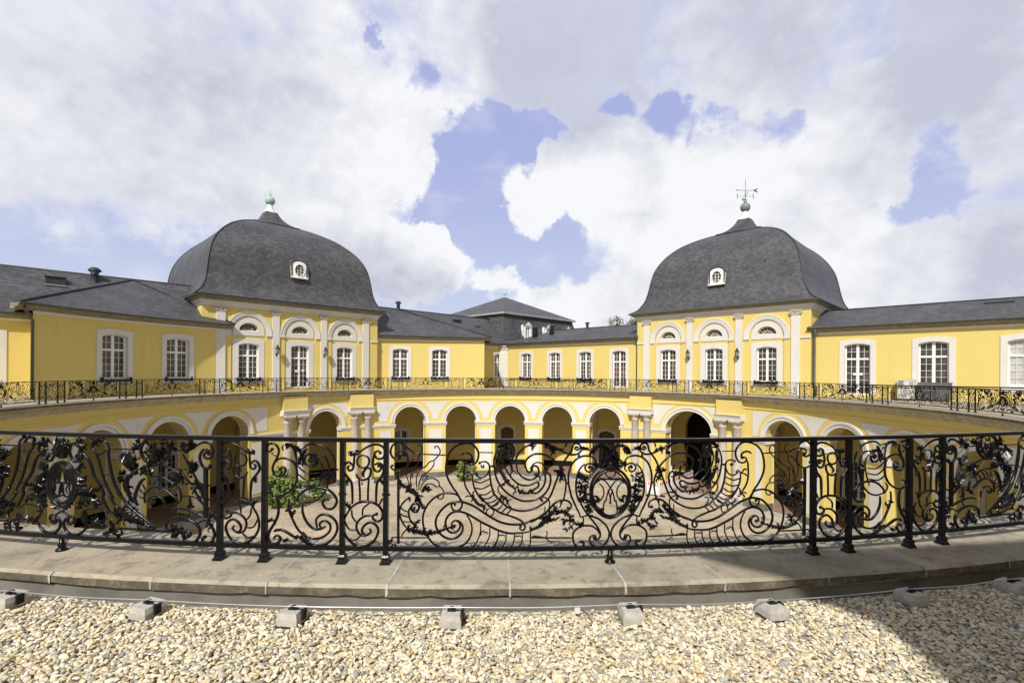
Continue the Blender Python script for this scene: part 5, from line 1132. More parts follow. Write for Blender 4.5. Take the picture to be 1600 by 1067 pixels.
# scrollwork of the four panel types: kind, half thickness in cm, then (along, up) pairs in mm
#   t round bar, b square bar, k thick collar or ring, d boss, l acanthus leaf
SCROLL = {'M':[('t',0.8,[-1536,878,-1577,883,-1611,903,-1652,937,-1687,960,-1721,963,-1756,942,-1770,907,-1770,879,-1755,850,-1726,833,-1700,839,-1689,856,-1696,867,-1706,859]),('t',0.7,[-1706,853,-1719,865,-1715,888,-1689,902,-1657,894,-1637,862,-1631,822,-1636,788,-1656,759,-1685,741,-1720,738,-1749,749,-1767,766,-1769,778,-1755,782]),('t',0.6,[-1536,878,-1479,874,-1398,871,-1312,867]),('t',0.6,[-1071,891,-947,889]),('b',0.9,[-1708,730,-1707,614,-1706,384,-1704,160]),('t',0.45,[-1615,621,-1633,673,-1645,719,-1639,765,-1622,799,-1599,828,-1582,840,-1559,840,-1548,852,-1530,875,-1519,909,-1528,938,-1548,944,-1554,938]),('t',0.45,[-1604,621,-1610,684,-1599,742,-1570,777,-1547,806,-1550,829,-1553,846]),('t',0.45,[-1557,587,-1564,662,-1558,708,-1530,754,-1490,777,-1467,806,-1444,821,-1427,824,-1404,847,-1381,876,-1375,904,-1393,936,-1415,937,-1420,926,-1413,923]),('t',0.45,[-1543,587,-1540,644,-1518,702,-1489,725,-1455,749,-1426,789,-1424,818]),('t',0.45,[-1534,587,-1517,633,-1489,668,-1449,682,-1414,677,-1385,654,-1379,622,-1362,605,-1344,571,-1350,530,-1373,516,-1393,527,-1390,536,-1380,533]),('t',0.45,[-1523,581,-1500,616,-1466,639,-1431,634,-1408,617,-1379,620]),('t',0.4,[-1592,679,-1596,707,-1581,733,-1564,731,-1561,754]),('t',0.4,[-1518,662,-1509,691,-1486,708,-1472,694,-1495,679,-1518,662]),('l',4.0,[-1699,672,-1679,626,-1632,609,-1592,587,-1557,558,-1534,512,-1522,466,-1516,449]),('l',3.2,[-1649,569,-1632,581,-1592,569,-1563,541,-1540,501]),('l',2.6,[-1523,570,-1500,593,-1477,599,-1454,582]),('l',2.4,[-1569,558,-1551,524,-1534,478]),('l',1.8,[-1626,535,-1620,512,-1614,494]),('t',0.75,[-1609,529,-1649,506,-1683,465,-1697,419,-1691,373,-1671,327,-1642,287]),('t',0.75,[-1603,460,-1623,425,-1619,373,-1602,333,-1581,313]),('t',0.5,[-1689,451,-1666,428,-1631,414]),('t',0.5,[-1691,399,-1665,382,-1625,371]),('t',0.5,[-1671,338,-1642,333,-1605,333]),('k',1.3,[-1568,449,-1577,449,-1582,437,-1574,426,-1551,429,-1539,449,-1551,475,-1580,480,-1600,460,-1600,431,-1573,414,-1545,423]),('d',1.0,[-1508,449]),('l',3.0,[-1647,270,-1619,276,-1573,264,-1521,253,-1469,245,-1417,253,-1371,266,-1325,280,-1274,303]),('l',2.4,[-1590,276,-1573,299,-1567,328,-1553,348,-1539,351]),('l',1.8,[-1463,254,-1452,271,-1440,277]),('t',0.5,[-1679,218,-1665,246,-1642,270]),('t',0.7,[-1751,182,-1751,208,-1647,208,-1474,208]),('t',0.7,[-1788,170,-1774,185,-1762,174,-1771,162,-1785,159]),('t',0.7,[-1762,136,-1745,154,-1724,145,-1727,131,-1745,128]),('t',0.8,[-1159,390,-1130,341,-1117,283,-1127,226,-1158,174,-1209,139,-1267,121,-1319,122,-1359,128,-1411,153,-1451,190,-1483,242,-1504,299,-1510,357,-1502,409,-1479,461,-1442,507,-1396,542,-1344,562,-1293,564,-1247,554,-1218,531,-1201,502]),('t',0.9,[-627,270,-679,253,-749,245,-824,245,-893,263,-951,289,-957,292,-1044,335,-1131,387,-1182,410,-1234,419,-1280,407,-1314,375,-1329,335,-1322,289,-1296,257,-1268,250,-1233,263,-1212,295,-1219,329,-1242,344]),('t',0.9,[-346,444,-325,441,-320,464,-331,488,-361,505,-396,506,-431,497,-471,466,-512,420,-558,385,-604,357,-651,340,-703,320,-755,314,-824,317,-893,335,-951,364,-1016,404,-1085,451,-1143,479,-1200,495,-1246,495,-1304,479,-1355,438,-1389,392,-1407,346,-1403,294,-1377,248,-1331,211,-1285,200,-1239,211,-1204,243,-1190,283,-1199,318,-1222,341,-1251,347,-1274,332,-1282,306]),('k',1.0,[-1259,312,-1251,303,-1259,295,-1269,303,-1259,312]),('t',0.8,[-1255,473,-1266,486,-1281,476,-1282,456,-1266,430,-1240,424,-1211,439,-1197,473,-1201,508,-1206,502,-1235,560,-1276,617,-1311,680,-1327,738,-1326,801,-1312,859,-1289,905,-1249,940,-1197,960,-1140,963,-1100,940,-1073,900,-1070,854,-1087,813,-1116,793,-1150,796,-1166,819,-1154,836,-1136,836]),('d',0.9,[-1255,472]),('t',0.8,[-1133,825,-1122,836,-1123,862,-1142,880,-1180,885,-1211,868]),('t',0.7,[-1166,819,-1179,790,-1182,756,-1184,686,-1172,623,-1143,571,-1114,537]),('l',2.2,[-1126,543,-1097,514,-1068,479,-1033,462,-1001,436]),('t',0.5,[-1172,534,-1155,543,-1126,540]),('t',0.5,[-1103,583,-1112,560,-1111,540]),('t',0.55,[-973,445,-950,433,-944,413,-958,387,-975,384,-998,396,-1002,419,-990,439,-973,445]),('t',0.8,[-1115,704,-1112,652,-1097,600,-1068,548,-1028,497,-1068,560,-1016,497,-958,450,-894,410,-825,387,-761,363,-720,340,-697,311,-694,282,-714,268,-734,282,-729,300]),('t',0.8,[-1056,808,-1030,818,-1001,811,-982,785,-977,704,-965,629,-942,560,-953,574,-918,531,-877,488,-825,450,-761,427,-692,424,-628,438,-570,466,-518,504,-484,553,-449,645,-421,720,-398,778,-369,836,-322,900,-314,929,-305,955,-282,964,-255,952,-249,927,-270,910,-292,920,-287,936,-273,932]),('k',0.9,[-1059,816,-1061,802,-1056,808]),('t',0.6,[-1050,793,-1044,776,-1027,773,-1027,785,-1035,784]),('k',0.9,[-975,779,-960,782,-949,779]),('t',0.6,[-1162,736,-1147,740,-1136,721,-1115,710,-1095,728,-1084,727,-1075,716,-1087,710]),('t',0.6,[-1087,718,-1081,704,-1052,690,-1017,698,-995,721,-986,750]),('t',0.6,[-1173,681,-1158,695,-1135,704,-1118,710]),('t',0.5,[-1112,664,-1052,649,-980,678]),('t',0.5,[-1100,609,-1040,600,-974,632]),('t',0.5,[-1068,557,-1011,554,-959,589]),('t',0.5,[-1045,523,-988,523,-942,551]),('t',0.5,[-1010,491,-964,491,-918,517]),('t',0.5,[-993,459,-947,467,-907,499]),('t',0.5,[-949,459,-917,476,-900,505]),('t',0.5,[-926,427,-894,448,-874,473]),('t',0.5,[-882,409,-854,438,-841,450]),('t',0.5,[-842,394,-813,424,-803,437]),('t',0.8,[-845,923,-886,923,-920,906,-943,848,-946,802,-942,768,-925,687,-890,623,-843,571,-785,531,-721,505,-663,502,-605,513,-548,547,-507,599,-490,651,-490,698,-502,721,-520,729,-534,715,-531,675,-542,628,-571,588,-600,565,-623,565,-635,577,-623,594,-595,611,-583,634,-592,652,-612,649,-647,632,-693,626,-740,635,-786,669,-827,721,-862,785,-871,837,-868,883,-854,906]),('t',0.8,[-787,863,-781,906,-799,947,-840,961,-880,944,-900,912]),('t',0.8,[-782,877,-796,851,-822,843,-851,857,-860,889,-848,921,-822,929,-802,906,-808,877,-831,866,-842,883,-831,900,-819,892]),('l',2.6,[-920,929,-897,944,-869,961,-840,955]),('l',2.0,[-903,906,-906,860,-902,814,-896,756]),('l',2.6,[-899,756,-873,710,-844,658,-809,623,-774,597]),('l',2.6,[-757,589,-733,580,-693,571,-638,566]),('t',0.45,[-788,551,-782,571,-762,574]),('t',0.45,[-754,635,-751,612,-739,583]),('l',1.8,[-804,825,-807,791,-801,756,-798,733]),('t',0.4,[-809,704,-807,733,-786,745,-763,721]),('t',0.45,[-872,638,-901,623,-912,600,-901,566,-878,543]),('l',2.2,[-889,554,-860,528,-828,502]),('t',0.45,[-797,514,-822,511,-831,491,-822,468,-802,453]),('d',1.2,[-872,635]),('t',0.8,[-752,818,-767,825,-770,831,-753,877,-724,912,-684,941,-637,958,-585,967,-527,955,-474,935,-422,912,-369,888,-328,874,-287,874,-258,888,-234,911,-205,918,-175,905]),('d',1.1,[-752,820]),('t',0.8,[-767,808,-761,768,-755,739,-728,704,-694,681,-659,672,-624,681,-595,704,-584,738,-590,767,-607,782,-630,782,-648,767,-642,744,-665,733,-682,750,-694,785,-692,820,-671,848,-631,874,-585,880,-532,871,-480,842,-439,807,-409,767,-386,720,-368,674,-364,627,-370,569,-384,506,-390,506,-413,448]),('k',1.3,[-633,779,-642,762,-636,744]),('t',0.55,[-648,767,-631,796,-596,811,-561,802,-532,773,-523,750]),('l',1.8,[-538,790,-526,764,-517,732]),('d',1.3,[-610,715]),('l',1.4,[-595,704,-572,686,-580,663]),('l',3.4,[-539,955,-498,944,-463,932,-422,915,-381,920]),('l',2.6,[-504,941,-480,918,-463,900,-492,866]),('l',2.2,[-660,941,-640,947,-626,929]),('l',1.6,[-375,929,-367,952,-361,964]),('l',2.6,[-398,772,-415,732,-397,685,-379,662]),('l',2.0,[-467,750,-444,738,-415,744]),('l',2.4,[-403,767,-397,749,-415,709]),('k',0.8,[-365,642,-347,642]),('t',0.6,[-565,507,-553,498,-556,513,-568,513,-559,527,-536,530,-507,512,-495,483,-503,437]),('k',1.0,[-266,865,-258,853,-261,879]),('t',0.8,[-116,812,-140,847,-181,861,-234,859,-287,830,-322,784,-342,720,-344,650,-332,586,-314,522,-320,540,-284,458,-255,400,-243,365]),('t',0.7,[-172,765,-181,771,-172,780,-154,771,-154,748,-171,732,-198,742,-210,771,-192,795,-163,800,-130,786,-118,756,-136,733]),('t',0.8,[-210,798,-245,766,-268,720,-280,661,-282,598,-273,539,-255,493,-261,528,-231,458,-184,387,-136,328,-101,281,-82,240,-85,205,-106,185,-127,188,-138,206,-124,212]),('k',1.3,[-136,212,-121,206,-118,191]),('t',0.8,[-246,368,-222,373,-190,382,-143,378,-181,381,-116,363,-62,327,-26,286,-8,239,-14,192,-43,152,-84,129,-126,133,-161,160,-168,195,-150,218,-128,216]),('t',0.6,[-222,370,-220,335,-222,298]),('l',3.0,[-225,301,-260,318,-295,325,-316,342]),('t',0.8,[-88,234,-106,264,-142,291,-189,300,-236,295,-277,272,-300,243,-305,209,-297,162,-270,133,-241,129,-218,143,-215,167,-230,177,-244,170]),('d',1.2,[-234,170]),('k',1.0,[-11,242,10,241]),('k',1.5,[6,764,-47,756,-100,724,-141,672,-161,614,-164,565,-164,565,-155,497,-122,433,-74,386,-27,365,9,360]),('k',1.1,[6,747,-41,735,-88,701,-123,654,-144,602,-148,561,-148,561,-137,503,-107,444,-62,400,-21,380,9,377]),('b',0.5,[-88,680,7,671]),('b',0.6,[-88,672,7,676]),('t',0.5,[4,729,-5,741,-17,738,-14,747,-26,747,-40,727,-32,700,-8,687,7,685]),('t',0.6,[-88,677,-46,660,-11,618,20,565,38,495,47,495,59,419,45,393]),('t',0.55,[-22,589,-7,548,1,496,4,472]),('t',0.5,[-94,640,-70,619,-55,584,-57,537,-81,511,-105,511,-114,526]),('l',2.4,[-88,672,-112,654,-135,637]),('l',2.6,[-149,550,-134,503,-99,488,-63,526]),('l',2.4,[-131,474,-104,439,-51,432]),('l',2.0,[-134,538,-111,532,-99,517]),('t',0.5,[-140,462,-122,427]),('l',2.8,[-263,731,-233,702,-198,684]),('l',2.8,[-274,696,-239,690,-180,678]),('l',2.6,[-274,638,-239,661,-180,661]),('l',2.6,[-276,598,-256,615,-221,615]),('l',2.6,[-268,586,-232,574,-185,614]),('l',2.6,[-255,522,-232,522,-191,556]),('l',2.6,[-238,504,-214,498,-179,527]),('l',2.4,[-226,487,-202,498,-173,527]),('l',2.4,[-214,452,-190,457,-161,492]),('l',2.4,[-202,417,-178,428,-149,451]),('l',2.4,[-184,387,-166,416,-143,433]),('l',2.4,[-203,638,-209,585,-202,527,-197,527,-172,445]),('l',3.6,[-160,888,-143,920,-102,943,-54,942,-18,922]),('l',3.0,[-172,888,-148,888,-107,911]),('l',3.6,[-48,934,-30,910,11,887,59,845]),('l',4.6,[48,752,36,799,12,846,-6,904,-30,945]),('l',4.4,[54,799,47,846,35,892,5,945]),('l',3.0,[-77,823,-48,829,-24,852,-6,858]),('l',3.0,[-106,788,-71,785,-47,800,-24,823]),('l',2.6,[-124,812,-101,788,-71,776]),('l',2.2,[-252,940,-234,923,-205,911]),('l',2.2,[-134,812,-104,794,-62,794]),('t',0.5,[-390,506,-413,483]),('l',3.6,[-650,270,-592,293,-552,327,-512,368,-471,414,-430,448]),('l',3.0,[-581,356,-535,379,-494,402,-454,442,-442,460]),('l',3.0,[-546,374,-511,344,-471,356,-442,350]),('l',2.6,[-581,304,-558,327,-535,350]),('l',2.6,[-448,390,-413,416,-372,416,-342,389,-319,348,-301,325]),('l',2.0,[-319,337,-348,349,-371,340,-377,326]),('l',2.0,[-307,307,-336,285,-359,276,-368,288]),('l',1.8,[-662,334,-628,348,-581,368]),('t',0.4,[-535,460,-532,437,-538,414]),('k',1.2,[-650,299,-647,270]),('t',0.55,[-1050,335,-1049,260,-1066,203,-1089,157,-1129,128]),('t',0.55,[-975,289,-977,226,-997,174,-1025,134]),('t',0.55,[-905,260,-911,202,-933,156,-956,131]),('t',0.55,[-907,266,-910,202,-927,156,-947,128]),('t',0.55,[-844,248,-846,191,-863,150,-886,130]),('t',0.55,[-777,242,-780,190,-794,150,-823,127]),('t',0.55,[-714,242,-716,184,-731,149,-759,127]),('t',0.55,[-650,259,-647,189,-655,149,-678,126]),('t',0.4,[-1046,226,-1040,255,-1023,263,-1015,249,-1000,255,-991,237]),('t',0.4,[-901,220,-890,234,-878,225,-867,234,-855,220]),('t',0.4,[-771,213,-760,225,-748,216,-737,225,-722,213]),('d',0.8,[-1158,139]),('d',0.8,[-1066,145]),('d',0.8,[-985,145]),('d',0.8,[-913,139]),('d',0.8,[-915,139]),('d',0.8,[-840,139]),('d',0.8,[-771,138]),('d',0.8,[-702,138]),('t',0.6,[-644,207,-487,205,-306,203]),('l',1.6,[-638,212,-592,212,-522,205]),('t',0.4,[-525,211,-514,234,-517,263]),('t',0.4,[-525,203,-505,185,-475,167])],'C':[('k',1.5,[-5,753,-81,721,-136,638,-149,556,-134,464,-78,397,-23,371,-2,368]),('k',0.9,[-5,730,-60,705,-108,633,-118,558,-106,477,-62,421,-16,398,-3,395]),('k',1.5,[-5,753,63,726,124,648,138,568,125,476,72,404,18,373,-2,368]),('k',0.9,[-5,730,56,709,97,641,111,567,98,486,65,427,18,399,-3,395]),('t',0.7,[-19,714,29,679,57,623,71,577]),('t',0.7,[15,707,43,668,84,601,91,578]),('t',0.7,[2,713,16,656,30,575]),('t',0.7,[-12,712,-25,666,-39,619,-41,572]),('t',0.7,[-26,714,-60,676,-87,617,-93,570]),('b',0.7,[-114,569,-4,572,111,581]),('l',1.8,[-80,571,-65,525,-86,466]),('l',1.8,[-4,574,-4,516,-24,457]),('l',1.8,[-4,574,10,517,31,460]),('l',1.8,[71,577,58,519,78,474]),('l',1.6,[-106,477,-51,450,-3,470]),('l',1.6,[98,486,45,455,-3,470]),('t',0.6,[-100,500,-58,433,-10,400]),('t',0.6,[91,509,58,438,-3,401]),('l',6.0,[-9,783,-20,844,-50,892,-72,928]),('l',6.0,[-9,783,-6,857,16,894,44,925]),('l',5.0,[-9,796,-10,875,-14,942]),('l',4.0,[-9,783,30,827,59,859]),('l',4.0,[-9,783,-42,825,-71,849]),('k',2.4,[-27,801,-9,793,16,803]),('t',1.1,[123,915,91,896,70,853,81,805,117,757,159,759,194,784,187,814,152,816,134,794,156,783]),('l',4.0,[123,909,172,923,215,900,243,870]),('l',4.0,[151,892,187,881,236,876]),('t',1.3,[159,847,215,821,265,768,293,703,314,643,370,566,405,495,398,458,447,370,474,341]),('t',1.1,[285,884,327,836,355,777,376,711,404,628,446,539,494,463,466,473,514,409,562,375]),('t',1.3,[450,876,450,810,465,726,486,643,520,560,568,490,541,512,608,437,676,380,749,329,808,290,874,239]),('t',0.9,[453,864,446,900,422,930,374,946,326,939,291,902,306,854,347,828,395,835,426,863]),('l',3.6,[270,920,312,927,353,940,395,953]),('d',1.2,[401,959]),('t',0.6,[464,873,585,874,732,874]),('t',0.5,[383,651,424,653,451,663]),('l',5.0,[125,654,174,644,210,609,245,616]),('l',5.0,[139,606,189,584,245,562]),('l',5.0,[133,545,189,529,259,514,315,534]),('l',5.0,[126,484,175,486,225,452]),('l',5.0,[189,499,260,471,316,431,378,404]),('l',5.0,[146,691,181,705,216,718]),('l',4.6,[133,508,190,492,232,451,288,436]),('l',4.6,[162,400,211,432,288,460,371,415]),('l',4.0,[211,463,287,508,343,535,398,537]),('l',4.0,[141,368,190,389,218,420]),('l',3.4,[105,415,77,371,27,351]),('t',1.1,[106,242,85,226,60,237,63,273,99,293,120,276,119,234]),('t',1.1,[85,287,42,272,17,234,25,192,64,151,121,139,178,152,220,184,248,228]),('t',0.9,[-16,336,27,320,70,292]),('t',0.8,[205,347,268,362,344,372,413,357,447,328]),('l',3.6,[219,348,233,300,261,259,276,211]),('l',3.6,[289,242,345,269,400,260,441,286]),('l',3.6,[442,147,448,190,468,227,468,257]),('l',3.0,[400,169,455,160,509,193,556,213]),('l',3.0,[563,207,563,171,523,157]),('l',4.6,[542,386,589,364,643,331,696,303,762,276]),('l',4.6,[589,406,649,379,696,357,755,305]),('l',4.0,[495,342,535,350,589,364]),('l',4.0,[508,319,549,309,563,279]),('l',4.0,[589,292,656,277,723,250,809,236,880,227]),('b',0.8,[575,218,774,215,1034,211]),('k',1.8,[880,973,808,960,760,908,753,848,790,790,856,759,901,757,959,782,1001,831,1007,878,984,937,932,968,880,973]),('l',5.0,[882,768,849,821,835,880,796,927]),('l',5.0,[882,768,901,822,926,870,952,936]),('l',5.0,[882,762,881,822,881,881,874,946]),('l',4.0,[770,849,816,868,855,857,881,810]),('l',4.0,[997,854,959,859,920,835,901,799]),('l',3.6,[790,790,836,797,875,780]),('l',3.6,[756,890,717,895,690,882]),('l',2.4,[730,895,723,919,730,931]),('l',3.6,[1004,890,1042,914,1048,938]),('t',0.6,[1016,878,1068,877,1125,875]),('l',6.0,[685,697,645,744,611,791,571,825]),('l',6.0,[692,709,678,763,651,816,611,833]),('l',6.0,[705,710,705,757,698,805,671,834]),('l',5.0,[725,710,679,685,639,660,612,599]),('l',5.0,[679,673,632,624,633,552,674,458]),('l',4.0,[612,683,585,688,572,658]),('l',4.0,[606,611,585,628,572,610]),('l',5.0,[738,711,784,718,830,696,830,672]),('t',1.2,[745,663,791,712,830,702]),('t',1.3,[652,660,626,600,633,528,660,463,687,435]),('t',0.9,[764,729,823,749,901,754,979,741,1050,714,1126,674,1197,606,1247,525,1298,450,1323,427]),('t',0.9,[817,648,863,658,915,660,967,646,1025,612,1070,590]),('t',0.9,[1070,596,1102,550,1115,497,1109,456]),('t',0.9,[1109,462,1090,437]),('t',1.0,[793,433,786,480,798,534,805,522,851,560,902,570,967,552,1019,518,1070,478,1077,449,1052,430]),('t',1.3,[727,412,700,447,700,489,719,549,752,610,785,635]),('t',0.6,[837,636,831,606,837,577]),('t',0.6,[902,644,883,614,863,584]),('t',0.6,[954,640,928,610,909,573]),('t',0.6,[999,618,974,587,961,557]),('t',0.6,[1044,589,1019,565,1006,541]),('t',0.6,[765,592,778,569,798,540]),('t',0.6,[739,550,759,521,792,510]),('t',0.6,[726,496,753,479,786,474]),('t',0.9,[864,447,851,429,825,440,832,473,877,495,929,485,958,451,962,397]),('t',0.6,[1115,497,1147,504,1197,503,1248,489,1305,438]),('l',2.4,[1191,499,1198,453,1198,411]),('t',0.5,[1166,416,1192,423,1229,415]),('t',0.6,[1198,411,1186,346,1161,334]),('l',4.6,[1031,636,1056,667,1095,674,1126,663]),('l',4.6,[992,683,1044,678,1082,650,1127,645]),('l',4.0,[1044,613,1082,626,1126,722]),('l',5.0,[1157,852,1157,899,1144,940]),('l',5.0,[1144,864,1176,900,1220,906]),('l',4.0,[1176,876,1194,924,1213,942]),('t',0.9,[1125,851,1157,793,1196,735,1234,666,1272,596,1298,538,1317,468]),('l',3.4,[1157,793,1189,747,1221,706]),('l',3.0,[1227,701,1233,742,1239,772]),('l',4.0,[1234,642,1266,572,1291,514,1317,456]),('l',3.4,[1196,617,1235,571,1279,490]),('t',0.6,[1139,722,1170,726,1215,700]),('d',1.4,[1199,665]),('d',1.2,[1165,605]),('t',1.0,[1226,901,1270,931,1320,947,1363,933,1389,892,1383,839,1352,815,1317,823,1314,853,1342,865,1355,853]),('t',1.1,[1345,874,1333,885,1308,885,1280,849,1277,802,1302,750,1340,733,1371,745,1368,758]),('b',1.2,[1327,733,1330,429,1330,333]),('t',0.5,[1297,597,1328,603,1360,601,1357,589]),('t',0.8,[1305,432,1348,410,1379,417]),('t',1.0,[1033,382,1045,394,1097,399,1173,390,1255,366,1324,333]),('t',1.2,[1008,222,982,232,995,286,1046,318,1116,326,1192,311,1249,278,1281,232,1275,179,1238,136,1194,126,1149,144,1136,191,1161,216,1199,205,1193,176,1174,175]),('l',3.4,[1047,211,1047,247,1098,255,1136,227]),('l',3.4,[1034,158,1053,194,1098,225]),('l',3.0,[1073,165,1085,201,1130,214]),('t',1.1,[1343,310,1381,265,1406,207,1394,154,1350,126,1310,139,1303,165,1322,175]),('l',3.0,[1361,334,1386,347,1405,353]),('k',1.2,[1343,310,1358,328,1380,341]),('t',0.8,[1262,284,1305,309,1337,310]),('l',3.0,[1337,298,1368,282,1387,247]),('t',0.7,[1329,486,1367,481,1391,500])],'N':[('l',2.8,[-118,883,-79,881,-35,878]),('l',2.8,[-117,864,-68,867,-29,871]),('l',2.2,[-57,905,-46,889,-35,878]),('t',0.9,[-40,875,31,926,107,950,162,929,179,880,157,840,113,839,94,876,121,898,140,883]),('t',0.9,[94,876,84,830,81,787,98,743,130,735,150,763,128,778]),('t',0.9,[-68,874,-71,807,-80,752,-109,739,-122,765,-103,779]),('t',1.0,[-78,776,-112,806,-145,784,-155,735,-122,686,-91,643,-82,556,-82,474]),('t',1.0,[95,787,135,800,169,760,153,695,118,645,110,558,110,482]),('t',0.8,[4,862,42,846,51,808,32,770,-1,762,-37,780,-46,818,-29,851,4,862]),('t',0.9,[-53,714,-34,679,10,666,52,688,67,743,43,761,19,748]),('t',0.8,[-31,674,-22,579,-21,489]),('t',0.8,[50,686,44,579,44,490]),('l',2.4,[15,748,4,715,16,688]),('l',2.4,[-116,686,-122,654,-130,632]),('l',2.6,[142,668,153,646,164,630]),('l',3.0,[-98,430,-109,463,-137,479]),('t',0.7,[132,461,148,493,159,515,148,504]),('t',1.0,[-109,425,-54,472,11,492,77,487,132,458,163,406,155,357,128,335,91,349,83,378,113,393]),('t',1.0,[-93,441,-142,359,-154,271,-119,196,-52,142,14,135,90,175,128,254,106,308,56,326,7,290,0,246,35,225,70,253,55,277]),('t',0.9,[87,378,23,377,-31,339,-48,284,-20,230,30,217]),('t',0.7,[-87,425,-81,371,-48,325]),('t',0.7,[-144,337,-108,272,-55,262]),('t',0.7,[-108,196,-58,183,-11,219]),('t',0.7,[58,481,6,437,1,380]),('k',0.9,[-172,740,-155,740]),('k',0.9,[169,749,190,750]),('k',0.9,[166,385,193,385])],'D':[('t',0.9,[-238,901,-249,883,-272,887,-283,912,-255,945,-204,935,-181,886,-198,831,-226,775,-231,731,-203,688,-152,694,-124,733,-147,760,-175,741,-161,719]),('l',2.0,[-243,863,-221,863,-198,847]),('t',0.9,[-209,798,-175,826,-119,827,-62,800,-34,746,-33,658,-72,581,-139,535,-207,523,-247,550,-253,588,-219,600]),('l',3.6,[-131,941,-74,920,-49,844,-29,779]),('l',4.4,[-74,931,-24,894,5,834,11,768]),('l',4.4,[-17,779,-12,834,21,889,49,906]),('l',3.6,[-131,947,-103,931,-108,909]),('t',0.6,[-142,936,-155,914,-142,892]),('l',3.4,[-74,800,-29,790,39,780]),('k',1.2,[77,873,111,857,125,819,106,781,72,771,39,791,33,829,49,859,77,873]),('k',1.2,[77,846,94,826,83,802,66,813,77,833]),('l',3.0,[60,862,116,857,139,803,106,764]),('t',0.8,[15,911,71,946,149,940,227,903,272,838,289,761]),('t',0.8,[105,866,183,858,222,804,239,717,226,651,196,564,130,497,52,477,-21,494]),('t',0.6,[139,836,175,771,164,661,129,562]),('t',0.6,[-29,773,50,712,151,716]),('t',0.6,[-28,711,51,657,156,672]),('t',0.6,[-28,642,40,608,140,623]),('l',4.0,[184,694,217,717,261,717,297,745]),('l',3.4,[190,673,217,689,239,717]),('l',3.0,[206,662,228,684,256,690]),('t',1.0,[-32,488,-10,533,51,583,129,601,218,586,274,543,296,489,263,434,208,433,180,476,202,509,232,499]),('t',0.7,[-38,581,-61,548,-44,510,-10,494]),('t',1.1,[-196,518,-182,447,-186,370,-217,303,-256,236,-264,170,-227,138,-182,150,-163,184,-194,207,-221,185]),('l',2.6,[-274,313,-240,330,-206,298]),('t',1.1,[-217,237,-200,249,-149,252,-92,224,-25,182]),('l',2.6,[-148,162,-126,163,-103,174]),('l',2.4,[-58,197,-30,198,-8,182]),('t',0.9,[-94,504,-96,416,-59,329,-14,253,42,211,109,188,187,205,240,253,240,308,197,334,159,312,170,277,209,288]),('l',2.4,[-127,404,-93,405,-59,329]),('l',2.0,[-43,417,-60,395,-71,362]),('t',1.0,[18,467,19,396,53,320,109,269,165,268,203,285]),('t',1.0,[137,278,129,342,175,383,242,373,292,325,300,260,265,193,199,143,121,134,43,156,-2,193]),('l',4.0,[-2,210,20,188,65,157,110,141]),('l',3.0,[20,243,43,189,76,168]),('k',0.9,[283,745,306,745])]}
def pl_pt(u, z, dep=0.0, mir=1):
    a = mir * u / RR; r = RR + dep
    return (r * math.sin(a), -r * math.cos(a), z)
def leaf(mb, pts, size, mir, rnd):
    C_ = spline(pts, 5); n = len(C_)
    if n < 3: C_ = [np.array(pts[0]) + (np.array(pts[-1]) - np.array(pts[0])) * t for t in np.linspace(0, 1, 5)]; n = 5
    C_ = np.array(C_, float); T = np.gradient(C_, axis=0); T /= np.maximum(np.linalg.norm(T, axis=1, keepdims=True), 1e-9)
    L = float(np.sum(np.linalg.norm(np.diff(C_, axis=0), axis=1)))
    m = max(4, int(L / max(size * .85, .009)))
    idx = np.linspace(0, n - 1, 2 * m + 1)
    ci = [C_[int(i)] * (1 - (i - int(i))) + C_[min(int(i) + 1, n - 1)] * (i - int(i)) for i in idx]
    ti = [T[min(int(round(i)), n - 1)] for i in idx]
    bow = rnd.uniform(.35, 1.0) * size * (1.4 if rnd.random() > .3 else -.8); roll = rnd.uniform(-.5, .5)
    V = []
    for j, (c, t) in enumerate(zip(ci, ti)):
        f = j / (2 * m); w = size * (math.sin(math.pi * min(1, .12 + .88 * f) ** .8) * .85 + .15)
        tip = (j % 2 == 1); k = (1.0 if tip else .42) * w
        if j == 2 * m: k = .06 * size
        nx = np.array((-t[1], t[0])); fw = t * (size * .75 if tip else 0)
        dep = bow * math.sin(math.pi * f) + .004
        e1 = c + nx * k + fw; e2 = c - nx * k + fw
        h1 = dep - w * (.55 + roll) * (1.15 if tip else .5); h2 = dep - w * (.55 - roll) * (1.15 if tip else .5)
        V.append([pl_pt(e1[0], e1[1], h1, mir), pl_pt(c[0], c[1], dep + .005, mir), pl_pt(e2[0], e2[1], h2, mir), pl_pt(c[0], c[1], dep - .006, mir)])
    i0 = len(mb.v)
    for r in V: mb.v += r
    for j in range(2 * m):
        a = i0 + 4 * j; b = a + 4
        for q in ((0, 1), (1, 2), (2, 3), (3, 0)):
            mb.f.append((a + q[0], a + q[1], b + q[1], b + q[0])); mb.uv.append(None); mb.sm.append(False)
